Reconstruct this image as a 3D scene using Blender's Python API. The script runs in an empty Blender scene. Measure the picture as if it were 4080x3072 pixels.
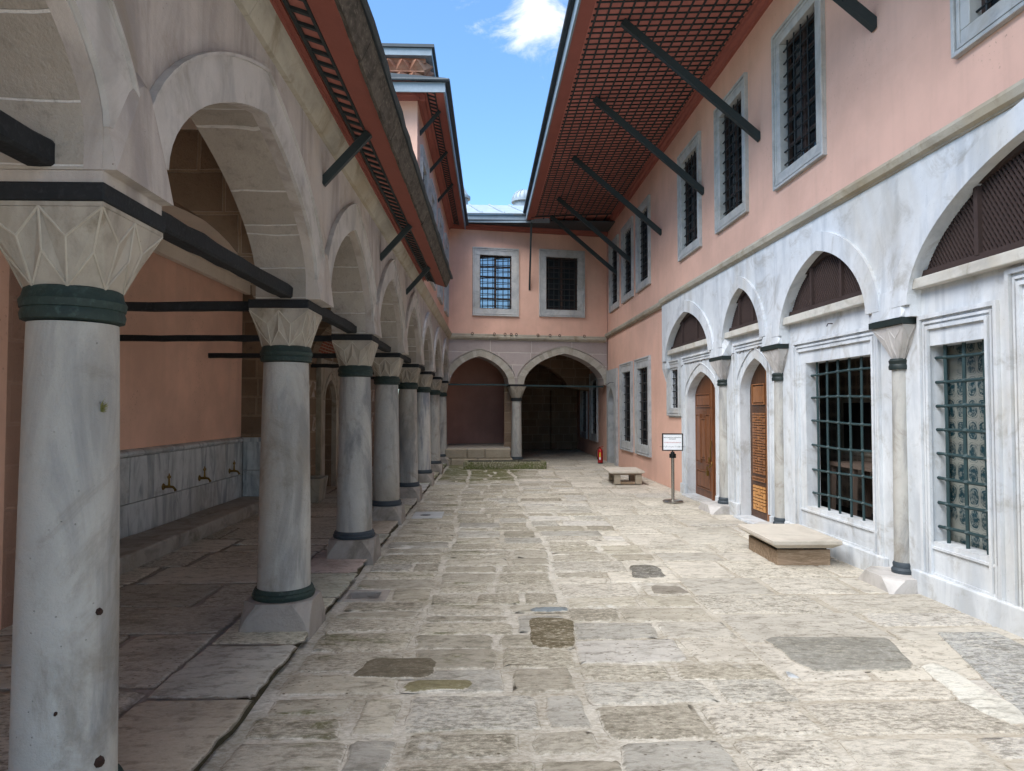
import bpy, bmesh, math, random
from mathutils import Vector, Matrix
from mathutils.geometry import tessellate_polygon
random.seed(7)
rad = math.radians
scene = bpy.context.scene
COL = scene.collection

# ------------------------------------------------------------------ camera
cd = bpy.data.cameras.new('camera'); cam = bpy.data.objects.new('camera', cd); COL.objects.link(cam)
cam.location = (0, 0, 1.6)
cam.rotation_euler = (rad(90 + 1.88), 0, rad(-2.07))
cd.sensor_width = 36; cd.lens = 24.44; cd.clip_end = 2000; cd.clip_start = 0.05
scene.camera = cam

# ------------------------------------------------------------------ sky, sun, exposure
SUN_EL, SUN_AZ = 60.0, -135.0          # azimuth: degrees from +Y towards +X
SUN_STRENGTH, SKY_STRENGTH, EXPOSURE = 3.3, 0.105, 1.66
world = bpy.data.worlds.new('World'); scene.world = world; world.use_nodes = True
wt = world.node_tree; wt.nodes.clear()
def wn(t, **k):
    n = wt.nodes.new(t)
    for a, v in k.items(): setattr(n, a, v)
    return n
sky = wn('ShaderNodeTexSky'); sky.sky_type = 'NISHITA'; sky.sun_disc = False
sky.sun_elevation = rad(SUN_EL); sky.sun_rotation = rad(SUN_AZ); sky.air_density = 1.0; sky.dust_density = .6; sky.ozone_density = 1.5
tc = wn('ShaderNodeTexCoord')
mp = wn('ShaderNodeMapping'); mp.inputs['Scale'].default_value = (1, 1, 1.6)
wt.links.new(tc.outputs['Generated'], mp.inputs['Vector'])
nz = wn('ShaderNodeTexNoise'); nz.inputs['Scale'].default_value = 11.0; nz.inputs['Detail'].default_value = 12; nz.inputs['Roughness'].default_value = .62; nz.inputs['Distortion'].default_value = .5
wt.links.new(mp.outputs['Vector'], nz.inputs['Vector'])
def cloud_mask(d, r0, r1):
    v = wn('ShaderNodeVectorMath', operation='DISTANCE'); v.inputs[1].default_value = Vector(d).normalized()
    wt.links.new(tc.outputs['Generated'], v.inputs[0])
    m = wn('ShaderNodeMapRange'); m.inputs['From Min'].default_value = r0; m.inputs['From Max'].default_value = r1
    m.inputs['To Min'].default_value = 1; m.inputs['To Max'].default_value = 0
    wt.links.new(v.outputs['Value'], m.inputs['Value']); return m.outputs['Result']
def wmath(op, a, b):
    m = wn('ShaderNodeMath', operation=op)
    for i, q in enumerate((a, b)):
        if isinstance(q, (int, float)): m.inputs[i].default_value = q
        else: wt.links.new(q, m.inputs[i])
    return m.outputs[0]
mk = cloud_mask((0.06, .86, .515), .005, .10)
mk2 = cloud_mask((0.015, .84, .545), .0, .10)
mk = wmath('MAXIMUM', mk, wmath('MULTIPLY', mk2, .8))
cov = wmath('ADD', nz.outputs['Fac'], wmath('MULTIPLY', mk, .33))
cr = wn('ShaderNodeMapRange'); cr.inputs['From Min'].default_value = .66; cr.inputs['From Max'].default_value = .90
cr.interpolation_type = 'SMOOTHSTEP'
wt.links.new(cov, cr.inputs['Value'])
mx = wn('ShaderNodeMix', data_type='RGBA'); mx.inputs['B'].default_value = (3.9, 4.0, 4.05, 1)
wt.links.new(cr.outputs['Result'], mx.inputs['Factor']); tint = wn('ShaderNodeMix', data_type='RGBA', blend_type='MULTIPLY'); tint.inputs['Factor'].default_value = 1; tint.inputs['B'].default_value = (.66, .87, 1.0, 1)
wt.links.new(sky.outputs['Color'], tint.inputs['A']); wt.links.new(tint.outputs['Result'], mx.inputs['A'])
bg = wn('ShaderNodeBackground'); bg.inputs['Strength'].default_value = SKY_STRENGTH
wo = wn('ShaderNodeOutputWorld')
wt.links.new(mx.outputs['Result'], bg.inputs['Color']); wt.links.new(bg.outputs[0], wo.inputs['Surface'])

sd = bpy.data.lights.new('sun', 'SUN'); sd.energy = SUN_STRENGTH; sd.angle = rad(72); sd.color = (1, .965, .91)
sun = bpy.data.objects.new('sun', sd); COL.objects.link(sun)
az = rad(SUN_AZ); el = rad(SUN_EL)
sdir = Vector((math.sin(az) * math.cos(el), math.cos(az) * math.cos(el), math.sin(el)))
sun.rotation_euler = sdir.to_track_quat('Z', 'Y').to_euler(); sun.location = (0, 0, 30)
scene.view_settings.view_transform = 'Standard'; scene.view_settings.look = 'None'
scene.view_settings.exposure = EXPOSURE; scene.view_settings.gamma = 1

# ------------------------------------------------------------------ materials
def lin(c):
    f = lambda v: v / 12.92 if v <= .04045 else ((v + .055) / 1.055) ** 2.4
    if isinstance(c, str): c = [int(c[i:i + 2], 16) / 255 for i in (0, 2, 4)]
    return (f(c[0]), f(c[1]), f(c[2]), 1)
class NT:
    def __init__(s, name, rough=.8, spec=.3):
        s.m = bpy.data.materials.new(name); s.m.use_nodes = True; s.t = s.m.node_tree
        s.b = s.t.nodes['Principled BSDF']; s.b.inputs['Roughness'].default_value = rough
        s.b.inputs['Specular IOR Level'].default_value = spec
        s.tc = s.t.nodes.new('ShaderNodeTexCoord'); s.co = s.tc.outputs['Object']; s.h = None
        oi = s.t.nodes.new('ShaderNodeObjectInfo')
        v = s.t.nodes.new('ShaderNodeVectorMath'); v.operation = 'MULTIPLY_ADD'
        v.inputs[1].default_value = (37, 21, 13); s.l(oi.outputs['Random'], v.inputs[0]); s.l(s.co, v.inputs[2]); s.rco = v.outputs[0]
    def l(s, a, b): s.t.links.new(a, b)
    def put(s, inp, v):
        if hasattr(v, 'is_linked'): s.l(v, inp)
        else: inp.default_value = v
    def map(s, scale, rot=(0, 0, 0), src=None):
        n = s.t.nodes.new('ShaderNodeMapping'); n.inputs['Scale'].default_value = scale; n.inputs['Rotation'].default_value = rot
        s.l(src or s.co, n.inputs['Vector']); return n.outputs[0]
    def noise(s, scale, detail=5, rough=.55, vec=None, dist=0, out='Fac'):
        n = s.t.nodes.new('ShaderNodeTexNoise'); n.inputs['Scale'].default_value = scale; n.inputs['Detail'].default_value = detail
        n.inputs['Roughness'].default_value = rough; n.inputs['Distortion'].default_value = dist
        s.l(vec or s.co, n.inputs['Vector']); return n.outputs[out]
    def vor(s, scale, vec=None, feature='F1', out='Distance'):
        n = s.t.nodes.new('ShaderNodeTexVoronoi'); n.feature = feature; n.inputs['Scale'].default_value = scale
        s.l(vec or s.co, n.inputs['Vector']); return n.outputs[out]
    def rng(s, v, a, b, c=0, d=1, smooth=True):
        n = s.t.nodes.new('ShaderNodeMapRange'); n.interpolation_type = 'SMOOTHSTEP' if smooth else 'LINEAR'
        s.l(v, n.inputs['Value'])
        for k, q in zip(('From Min', 'From Max', 'To Min', 'To Max'), (a, b, c, d)): n.inputs[k].default_value = q
        return n.outputs[0]
    def math(s, op, a, b=0.0, c=0.0):
        n = s.t.nodes.new('ShaderNodeMath'); n.operation = op; s.put(n.inputs[0], a); s.put(n.inputs[1], b); s.put(n.inputs[2], c); return n.outputs[0]
    def mix(s, f, a, b, mode='MIX'):
        n = s.t.nodes.new('ShaderNodeMix'); n.data_type = 'RGBA'; n.blend_type = mode
        s.put(n.inputs['Factor'], f); s.put(n.inputs['A'], a); s.put(n.inputs['B'], b); return n.outputs['Result']
    def attr(s, name, out='Fac'):
        n = s.t.nodes.new('ShaderNodeAttribute'); n.attribute_name = name; return n.outputs[out]
    def sep(s, v):
        n = s.t.nodes.new('ShaderNodeSeparateXYZ'); s.l(v, n.inputs[0]); return n.outputs
    def bump(s, h, strength=.3, dist=.01):
        n = s.t.nodes.new('ShaderNodeBump'); n.inputs['Strength'].default_value = strength; n.inputs['Distance'].default_value = dist
        s.l(h, n.inputs['Height']); s.l(n.outputs[0], s.b.inputs['Normal'])
    def done(s, c, rough=None):
        s.put(s.b.inputs['Base Color'], c)
        if rough is not None: s.put(s.b.inputs['Roughness'], rough)
        return s.m

def plaster(name, col, amp=.10):
    n = NT(name, .9, .15)
    a = n.noise(.9, 6, .6); b = n.noise(9, 6, .65); st = n.noise(2.2, 4, .6, n.map((2.2, 2.2, .22)))
    c = lin(col); dk = tuple(v * (1 - amp * 1.6) for v in c[:3]) + (1,); lt = tuple(min(1, v * (1 + amp)) for v in c[:3]) + (1,)
    r = n.mix(n.rng(a, .3, .7), dk, lt); r = n.mix(n.math('MULTIPLY', n.rng(st, .48, .72), .32), r, tuple(v * .80 for v in c[:3]) + (1,))
    pa = n.noise(.55, 7, .7, dist=1.0); r = n.mix(n.rng(pa, .52, .60, 0, .15), r, tuple(min(1, v * k) for v, k in zip(c[:3], (1.06, 1.14, 1.18))) + (1,))
    sp = n.rng(n.noise(30, 4, .65), .60, .68); sp = n.math('MULTIPLY', sp, n.rng(n.noise(1.1, 4), .48, .62))
    r = n.mix(n.math('MULTIPLY', sp, .55), r, lin('8a6a60'))
    n.bump(n.math('ADD', b, n.math('MULTIPLY', a, 2.0)), .18, .02)
    return n.done(r)
def marble(name, base, vein, warm, streak=(5, 5, .7), vamt=.6, rough=.55, rot=(0, 0, 0), own=True, bumpd=.004, stain=.35):
    n = NT(name, rough, .35)
    src = n.rco if own else n.co
    v = n.map(streak, rot, src)
    a = n.noise(1.1, 7, .62, v, .9); w = n.noise(.7, 5, .6, n.map((1, 1, .5), rot, src), .6)
    r = n.mix(n.rng(a, .42, .68), lin(base), lin(vein)); r = n.mix(n.math('SUBTRACT', 1.0, vamt), r, lin(base))
    r = n.mix(n.math('MULTIPLY', n.rng(w, .5, .75), stain), r, lin(warm))
    f = n.noise(60, 4, .7, src); r = n.mix(n.math('MULTIPLY', n.rng(f, .3, .7), .18), r, (1, 1, 1, 1), 'MULTIPLY')
    g = n.noise(6, 8, .75, src); r = n.mix(n.rng(g, .25, .75, .0, .28), r, tuple(q * .55 for q in lin(base)[:3]) + (1,))
    gr = n.noise(1.9, 7, .72, src, 1.2); r = n.mix(n.rng(gr, .50, .72, 0, stain), r, tuple(q * .5 for q in lin(warm)[:3]) + (1,))
    pit = n.rng(n.vor(22, src), .0, .09); pit = n.math('MAXIMUM', pit, n.rng(n.noise(3, 2, .5, src), .50, .60))
    r = n.mix(pit, tuple(q * .35 for q in lin(base)[:3]) + (1,), r)
    n.bump(n.math('ADD', n.math('ADD', g, n.math('MULTIPLY', f, .25)), n.math('MULTIPLY', pit, .35)), .55, bumpd * 2)
    return n.done(r)
def tonedstone(name, c1, c2, c3, rough=.9, bumpd=.012, fine=1.0, horiz=True):
    """stone whose blocks differ through the 'tone' attribute"""
    n = NT(name, rough, .2)
    t = n.attr('tone'); a = n.noise(2.3, 6, .65); b = n.noise(16, 7, .72, n.map((1, 1, 1.8 if horiz else 1))); d = n.noise(55, 4, .7)
    r = n.mix(t, lin(c1), lin(c2)); r = n.mix(n.rng(a, .35, .72, 0, .55), r, lin(c3))
    r = n.mix(n.rng(b, .5, .78, 0, .5 * fine), r, tuple(q * .4 for q in lin(c1)[:3]) + (1,))
    r = n.mix(n.rng(d, .55, .8, 0, .35 * fine), r, tuple(q * .45 for q in lin(c2)[:3]) + (1,))
    r = n.mix(n.rng(d, .2, .42, .2 * fine, 0), r, tuple(min(1, q * 1.5) for q in lin(c2)[:3]) + (1,))
    n.bump(n.math('ADD', b, n.math('MULTIPLY', d, .35)), .6, bumpd)
    return n.done(r)
def ashlar(name, c1, c2, mortar, bw, bh, axes='XZ', ms=.012, noiseamt=.5, bumpd=.012, dark=.4, streaks=0.0, mfac=1.0):
    """coursed masonry drawn with the brick texture"""
    n = NT(name, .92, .15)
    o = n.sep(n.co); cb = n.t.nodes.new('ShaderNodeCombineXYZ')
    n.l(o['XYZ'.index(axes[0])], cb.inputs[0]); n.l(o['XYZ'.index(axes[1])], cb.inputs[1])
    wob = n.noise(3.0, 3, .5, out='Color'); vm = n.t.nodes.new('ShaderNodeVectorMath'); vm.operation = 'MULTIPLY_ADD'
    vm.inputs[1].default_value = (.03, .03, 0); n.l(wob, vm.inputs[0]); n.l(cb.outputs[0], vm.inputs[2])
    br = n.t.nodes.new('ShaderNodeTexBrick'); n.l(vm.outputs[0], br.inputs['Vector'])
    br.inputs['Color1'].default_value = lin(c1); br.inputs['Color2'].default_value = lin(c2); br.inputs['Mortar'].default_value = (1, 1, 1, 1)
    br.inputs['Scale'].default_value = 1; br.inputs['Mortar Size'].default_value = ms; br.inputs['Brick Width'].default_value = bw
    br.inputs['Row Height'].default_value = bh; br.inputs['Mortar Smooth'].default_value = .4; br.inputs['Bias'].default_value = 0; br.offset = .43; br.squash = 1.3; br.squash_frequency = 3
    a = n.noise(1.7, 6, .65); b = n.noise(13, 8, .72); d = n.noise(60, 3, .6)
    fac = n.math('MULTIPLY', br.outputs['Fac'], mfac)
    r = n.mix(fac, br.outputs['Color'], lin(mortar))
    r = n.mix(n.rng(a, .35, .75, 0, dark), r, tuple(q * .5 for q in lin(c1)[:3]) + (1,))
    r = n.mix(n.rng(b, .5, .8, 0, noiseamt), r, tuple(q * .38 for q in lin(c1)[:3]) + (1,))
    r = n.mix(n.rng(d, .5, .8, 0, .25), r, tuple(q * .6 for q in lin(c1)[:3]) + (1,))
    if streaks:
        s_ = n.noise(1.5, 5, .6, n.map((5, 5, .5))); r = n.mix(n.rng(s_, .5, .75, 0, streaks), r, lin('b8a58c'))
    h = n.math('SUBTRACT', n.math('ADD', b, n.math('MULTIPLY', d, .3)), n.math('MULTIPLY', br.outputs['Fac'], .5))
    n.bump(h, .7, bumpd); return n.done(r)
def paint(name, col, rough=.6, wear=.3, along=(1, 1, 1), spec=.3, bumpd=.002):
    n = NT(name, rough, spec); a = n.noise(4, 6, .65, n.map(along)); b = n.noise(40, 4, .6, n.map(along))
    c = lin(col); r = n.mix(n.rng(a, .35, .75, 0, wear), c, tuple(q * .55 for q in c[:3]) + (1,))
    r = n.mix(n.rng(b, .5, .8, 0, wear), r, tuple(min(1, q * 1.5 + .01) for q in c[:3]) + (1,))
    n.bump(b, .4, bumpd); return n.done(r)
def wood(name, c1, c2, c3, rough=.5, axis=(9, 9, .7)):
    n = NT(name, rough, .35); v = n.map(axis, src=n.rco); a = n.noise(2.5, 7, .65, v, 1.2); b = n.noise(14, 5, .6, v)
    r = n.mix(n.rng(a, .35, .65), lin(c1), lin(c2)); r = n.mix(n.rng(b, .5, .75, 0, .6), r, lin(c3))
    n.bump(n.math('ADD', a, b), .4, .003); return n.done(r)

M = {}
M['pink'] = plaster('pink_plaster', 'dab09d', .07)
M['pink_in'] = plaster('pink_plaster_lightened', 'dfb39d')  # paler copy of the outside pink, its colour standing in for arcade light
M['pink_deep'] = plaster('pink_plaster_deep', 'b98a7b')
M['cream'] = plaster('cream_plaster', 'e2d6c8', .05)
M['marble'] = marble('white_marble', 'd3d6d8', 'a2a9b0', 'bdb3a0', (3.4, 3.4, .5), .6, .6, own=False, stain=.6)
M['marble_frame'] = marble('frame_marble', 'babbba', '888d92', 'b3a58c', (3, 3, 3), .6, .6)
M['column'] = marble('column_marble', 'b1aea7', '6e7072', '978b78', (3, 3, .8), .9, .6, stain=.6, bumpd=.012)
M['column_veined'] = marble('diagonal_marble', 'bcbab4', '6f7681', 'a79d8c', (7, 7, .8), .95, .55, rot=(.5, .45, 0), stain=.3)
M['capital'] = marble('capital_stone', 'aaa193', '7f776c', '8a785a', (3, 3, 1.4), .85, .8, stain=.75, bumpd=.008)
M['ledge'] = marble('ledge_marble', 'cac6bc', '9c9a95', 'b3a385', (1, 3, 3), .7, .7, own=False, stain=.6)
M['rib'] = marble('rib_stone', 'b5ac9d', '8f8678', '9a8a6c', (3, 3, 3), .5, .8, stain=.4)
M['plinth'] = marble('plinth_stone', 'a59d94', '7f7871', '877b64', (3, 3, 3), .8, .9, stain=.7, bumpd=.022)
M['mauve'] = marble('mauve_stone', 'bab1aa', '938b86', 'c0b09a', (3.2, 3.2, .6), .95, .9, own=False, stain=.55, bumpd=.008)
M['archring'] = marble('arch_marble', 'c2bdb8', '93908e', 'b0a691', (3, 3, 2.2), .7, .75, own=False, stain=.5)
M['course'] = marble('string_course_stone', 'b3ab9b', '8e887b', '9c865f', (1, 1, 3), .7, .85, own=False, stain=.6)
M['soffitstone'] = ashlar('arch_soffit_stone', 'b5ada2', '9a9186', 'aca296', 3.0, .2, 'XZ', .004, .8, .02, .7, mfac=.6)
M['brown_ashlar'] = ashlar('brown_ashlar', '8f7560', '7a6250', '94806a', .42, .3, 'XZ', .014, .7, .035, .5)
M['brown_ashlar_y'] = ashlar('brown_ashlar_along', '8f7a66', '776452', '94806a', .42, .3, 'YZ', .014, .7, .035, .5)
M['end_ashlar'] = ashlar('mauve_ashlar', 'b3a6a2', 'a39793', 'cfc8be', .95, .36, 'XZ', .008, .35, .006, .3)
M['brick'] = ashlar('red_brick', '96503c', '7d4434', '9a8a78', .2, .06, 'XZ', .01, .4, .01)
M['voussoir'] = tonedstone('voussoir_stone', '9a9488', 'b9b3a8', 'a39a8b', fine=.7)
M['red'] = paint('oxide_red_board', '96594e', .75, .2)
M['reddark'] = paint('oxide_red_panel', 'b9766a', .8, .3)
M['green'] = paint('dark_green_timber', '2b3436', .55, .3)
M['iron'] = paint('green_painted_iron', '2c3f41', .5, .4)
M['irondark'] = paint('dark_iron', '23282a', .55, .4)
M['beam'] = paint('blackened_beam', '232527', .85, .9, bumpd=.01)
M['bronze'] = paint('green_bronze', '2b3a35', .6, 1.0, bumpd=.010)
M['greenstone'] = paint('dark_green_stone', '232c2a', .5, .5)
M['lead'] = paint('lead_sheet', '7f8c96', .55, .45, spec=.4)
M['leaddark'] = paint('dark_lead', '3a4248', .55, .4)
M['weathered'] = wood('weathered_board', '5b544c', '3a3530', '7f776c', .9, (2, 9, 1.5))
M['door'] = wood('walnut_door', '6e4226', '50301c', '83532f', .42)
M['doorlight'] = wood('honey_door', '93623a', '70472a', '5a3820', .45)
M['doorback'] = wood('dark_door_ground', '4f331f', '3a2416', '6a4528', .5)
M['doorpanel'] = wood('walnut_panel', '7d4e30', '5e3a24', '8f5f3c', .42)
M['inlay'] = wood('pale_inlay', 'c79257', 'a87440', '8a5c30', .5)
M['trestle'] = paint('pale_brown_wood', '66574d', .8, .2)
M['lattice'] = paint('brown_lattice', '3d302c', .75, .3)
M['oldwood'] = wood('old_pine', '9c8670', '7c6852', 'b8a48c', .85, (1.2, 9, 9))
M['benchstone'] = marble('bench_stone', 'c9c0b2', 'a89f92', 'b3a48c', (2, 2, 2), .4, .9, stain=.3, bumpd=.006)
M['rough'] = tonedstone('rough_stone', '9a9080', 'ab9f8c', '8a7f6c', bumpd=.03)
M['dado'] = marble('grey_dado_marble', 'c6c9ca', '7b8289', '94897a', (5, 5, 1.2), .9, .45, rot=(.35, 0, 0), stain=.4)
M['black'] = paint('black_plastic', '121314', .4, .1)
M['steel'] = paint('brushed_steel', 'a8a49c', .25, .15); M['steel'].node_tree.nodes['Principled BSDF'].inputs['Metallic'].default_value = .9
M['brass'] = paint('old_brass', '7a6032', .4, .4); M['brass'].node_tree.nodes['Principled BSDF'].inputs['Metallic'].default_value = .7
M['white'] = paint('white_card', 'eceef0', .5, .03)
M['ink'] = paint('black_ink', '202428', .7, 0)
M['inkred'] = paint('red_ink', 'b84a48', .7, 0)
M['extred'] = paint('extinguisher_red', 'b01a1e', .3, .05, spec=.5)
M['yellow'] = paint('yellow_label', 'd8c23c', .5, .05)
M['grass'] = paint('dry_grass', '7d7a45', .9, .3)
M['rust'] = paint('rusty_iron', '33231c', .9, .6)
M['brickred'] = tonedstone('dentil_terracotta', '9c6652', '86543f', 'b59a84', fine=1.2)
def basin_mat():
    n = NT('mossy_basin_stone', .95, .15); a = n.noise(3, 6, .7); b = n.noise(22, 6, .75)
    r = n.mix(n.rng(b, .4, .65), lin('66654a'), lin('a8a18c')); z = n.sep(n.co)[2]
    r = n.mix(n.rng(n.math('ADD', a, n.math('MULTIPLY', z, -1.2)), .3, .5, 0, .65), r, lin('4f5a26'))
    n.bump(b, .8, .02); return n.done(r)
M['basin'] = basin_mat()
def glass_mat(name, col, refl):
    n = NT(name, .06, .5); n.b.inputs['Base Color'].default_value = lin(col); n.b.inputs['Roughness'].default_value = .04
    n.b.inputs['Metallic'].default_value = refl
    w = n.noise(1.7, 2, .5); n.bump(w, .12, .01); return n.m
M['glass'] = glass_mat('dark_window_glass', '23282c', .0)
M['glassmirror'] = glass_mat('reflecting_window_glass', '8c9298', .8)
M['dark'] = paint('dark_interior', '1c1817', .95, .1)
def tile_mat(name, base, ink, dim=1.0):
    n = NT(name, .35, .5)
    o = n.sep(n.co); wob = n.noise(9, 3, .5)
    u = n.math('ADD', n.math('MULTIPLY', o[0], 2 * math.pi / .26), n.math('MULTIPLY', wob, 1.2))
    v = n.math('ADD', n.math('MULTIPLY', o[2], 2 * math.pi / .36), n.math('MULTIPLY', wob, .8))
    a = n.math('MULTIPLY', n.math('COSINE', u), n.math('COSINE', v)); a2 = n.math('ABSOLUTE', a)
    fill = n.rng(a2, .30, .36); hole = n.rng(n.math('ABSOLUTE', n.math('SUBTRACT', a2, .60)), .02, .05)
    ring = n.math('SUBTRACT', 1.0, n.rng(n.math('ABSOLUTE', n.math('SUBTRACT', a2, .16)), .02, .04))
    k = n.math('MULTIPLY', fill, n.math('MAXIMUM', hole, n.rng(n.noise(60, 2, .5), .45, .55)))
    k = n.math('MAXIMUM', k, n.math('MULTIPLY', ring, .7))
    d = n.rng(n.noise(45, 3, .6), .5, .56); k = n.math('MULTIPLY', k, n.math('SUBTRACT', 1.0, n.math('MULTIPLY', d, .55)))
    k = n.math('MULTIPLY', k, n.rng(n.noise(2.2, 4, .6), .38, .46))
    jt = n.math('MINIMUM', n.math('PINGPONG', n.math('ADD', o[0], .05), .13), n.math('PINGPONG', o[2], .13))
    r = n.mix(k, lin(base), lin(ink)); r = n.mix(n.rng(jt, .0, .004, .5, 0), r, lin('6a6a66'))
    return n.done(r)
M['tile'] = tile_mat('glazed_tiles', '8f9189', '143a43')
M['tiledim'] = tile_mat('brown_tiles', 'a39384', '635850')
def paving_mat():
    n = NT('courtyard_paving', .85, .25)
    tone = n.attr('tonecol', 'Color'); edge = n.attr('edge'); kind = n.attr('kind')
    big = n.noise(.75, 6, .62); pos = n.sep(n.co)
    str_ = n.noise(3.4, 9, .74, n.map((1.0, 2.6, 1)), .6); fine = n.noise(30, 6, .8, n.map((.8, 1.5, 1))); rough = n.rng(kind, .25, .7, .15, 1); mid = n.noise(9, 8, .75, n.map((.8, 1.5, 1)), .4)
    lt = n.mix(.5, tone, lin('e6dcc6')); dk = n.mix(.78, tone, lin('4d4532'))
    r = n.mix(n.rng(mid, .48, .64, 0, .62), tone, dk); blotch = n.noise(1.6, 5, .6); r = n.mix(n.rng(blotch, .45, .7, 0, .35), r, dk)
    r = n.mix(n.rng(str_, .53, .66, 0, .55), r, dk); r = n.mix(n.rng(str_, .28, .44, .75, 0), r, lt)
    r = n.mix(n.math('MULTIPLY', n.rng(fine, .51, .60), n.math('MULTIPLY', rough, .62)), r, dk); r = n.mix(n.math('MULTIPLY', n.rng(fine, .49, .40), n.math('MULTIPLY', rough, .7)), r, lt)
    pits = n.rng(n.vor(26, n.map((.7, 1.2, 1))), .08, .2); pitm = n.rng(n.math('FRACT', n.math('MULTIPLY', kind, 5.3)), .62, .5); pitv = n.math('MAXIMUM', pits, pitm)
    r = n.mix(pitv, lin('63594a'), r)
    # moss and damp, patches of their own shape
    X, Y = pos[0], pos[1]
    zone = n.math('MULTIPLY', n.rng(X, 1.9, .2), n.rng(Y, 12.5, 17.0)); zone2 = n.math('MULTIPLY', n.rng(X, 1.7, -.4), .42)
    zone = n.math('MAXIMUM', zone, zone2); zone = n.math('MULTIPLY', zone, n.rng(X, -1.45, -1.1))
    mossn = n.noise(1.7, 8, .75, n.map((.7, 1.6, 1)), .6)
    moss = n.math('MULTIPLY', n.rng(n.math('ADD', mossn, n.math('MULTIPLY', zone, .33)), .68, .82), n.rng(mid, .3, .55, .45, .95))
    r = n.mix(moss, r, lin('57572c'))
    mor = n.mix(n.rng(n.noise(2.1, 5, .6), .35, .65), n.mix(n.rng(fine, .35, .65), lin('d9d3c7'), lin('b6ae9f')), n.mix(n.rng(fine, .35, .65), lin('bab2a3'), lin('928978')))
    mor = n.mix(n.attr('dull'), mor, lin('6f665a'))
    mor = n.mix(n.math('MULTIPLY', zone, n.rng(mossn, .50, .68, 0, .7)), mor, lin('74703f'))
    bl = n.rng(n.math('ADD', edge, n.math('MULTIPLY', n.math('SUBTRACT', mid, .5), 1.5)), .2, .42)
    white = n.math('MULTIPLY', n.rng(n.noise(1.3, 6, .65, n.map((1.3, .9, 1), (0, 0, .3))), .62, .74), .75)
    crack = n.math('MULTIPLY', n.math('SUBTRACT', 1.0, n.rng(n.math('ABSOLUTE', n.math('SUBTRACT', n.math('ADD', edge, n.math('MULTIPLY', n.math('SUBTRACT', mid, .5), .6)), .12)), .0, .12)), n.rng(str_, .42, .6, .1, .6))
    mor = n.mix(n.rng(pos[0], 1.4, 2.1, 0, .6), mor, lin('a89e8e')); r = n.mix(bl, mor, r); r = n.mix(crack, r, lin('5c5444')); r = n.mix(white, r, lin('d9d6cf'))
    smooth = kind
    n.bump(n.math('ADD', n.math('ADD', n.math('MULTIPLY', mid, 1.6), n.math('MULTIPLY', fine, .5)), n.math('ADD', n.math('MULTIPLY', str_, .8), n.math('MULTIPLY', pitv, .35))), .75, .014)
    return n.done(r, n.rng(fine, .3, .7, .6, .95))
M['paving'] = paving_mat()

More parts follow.
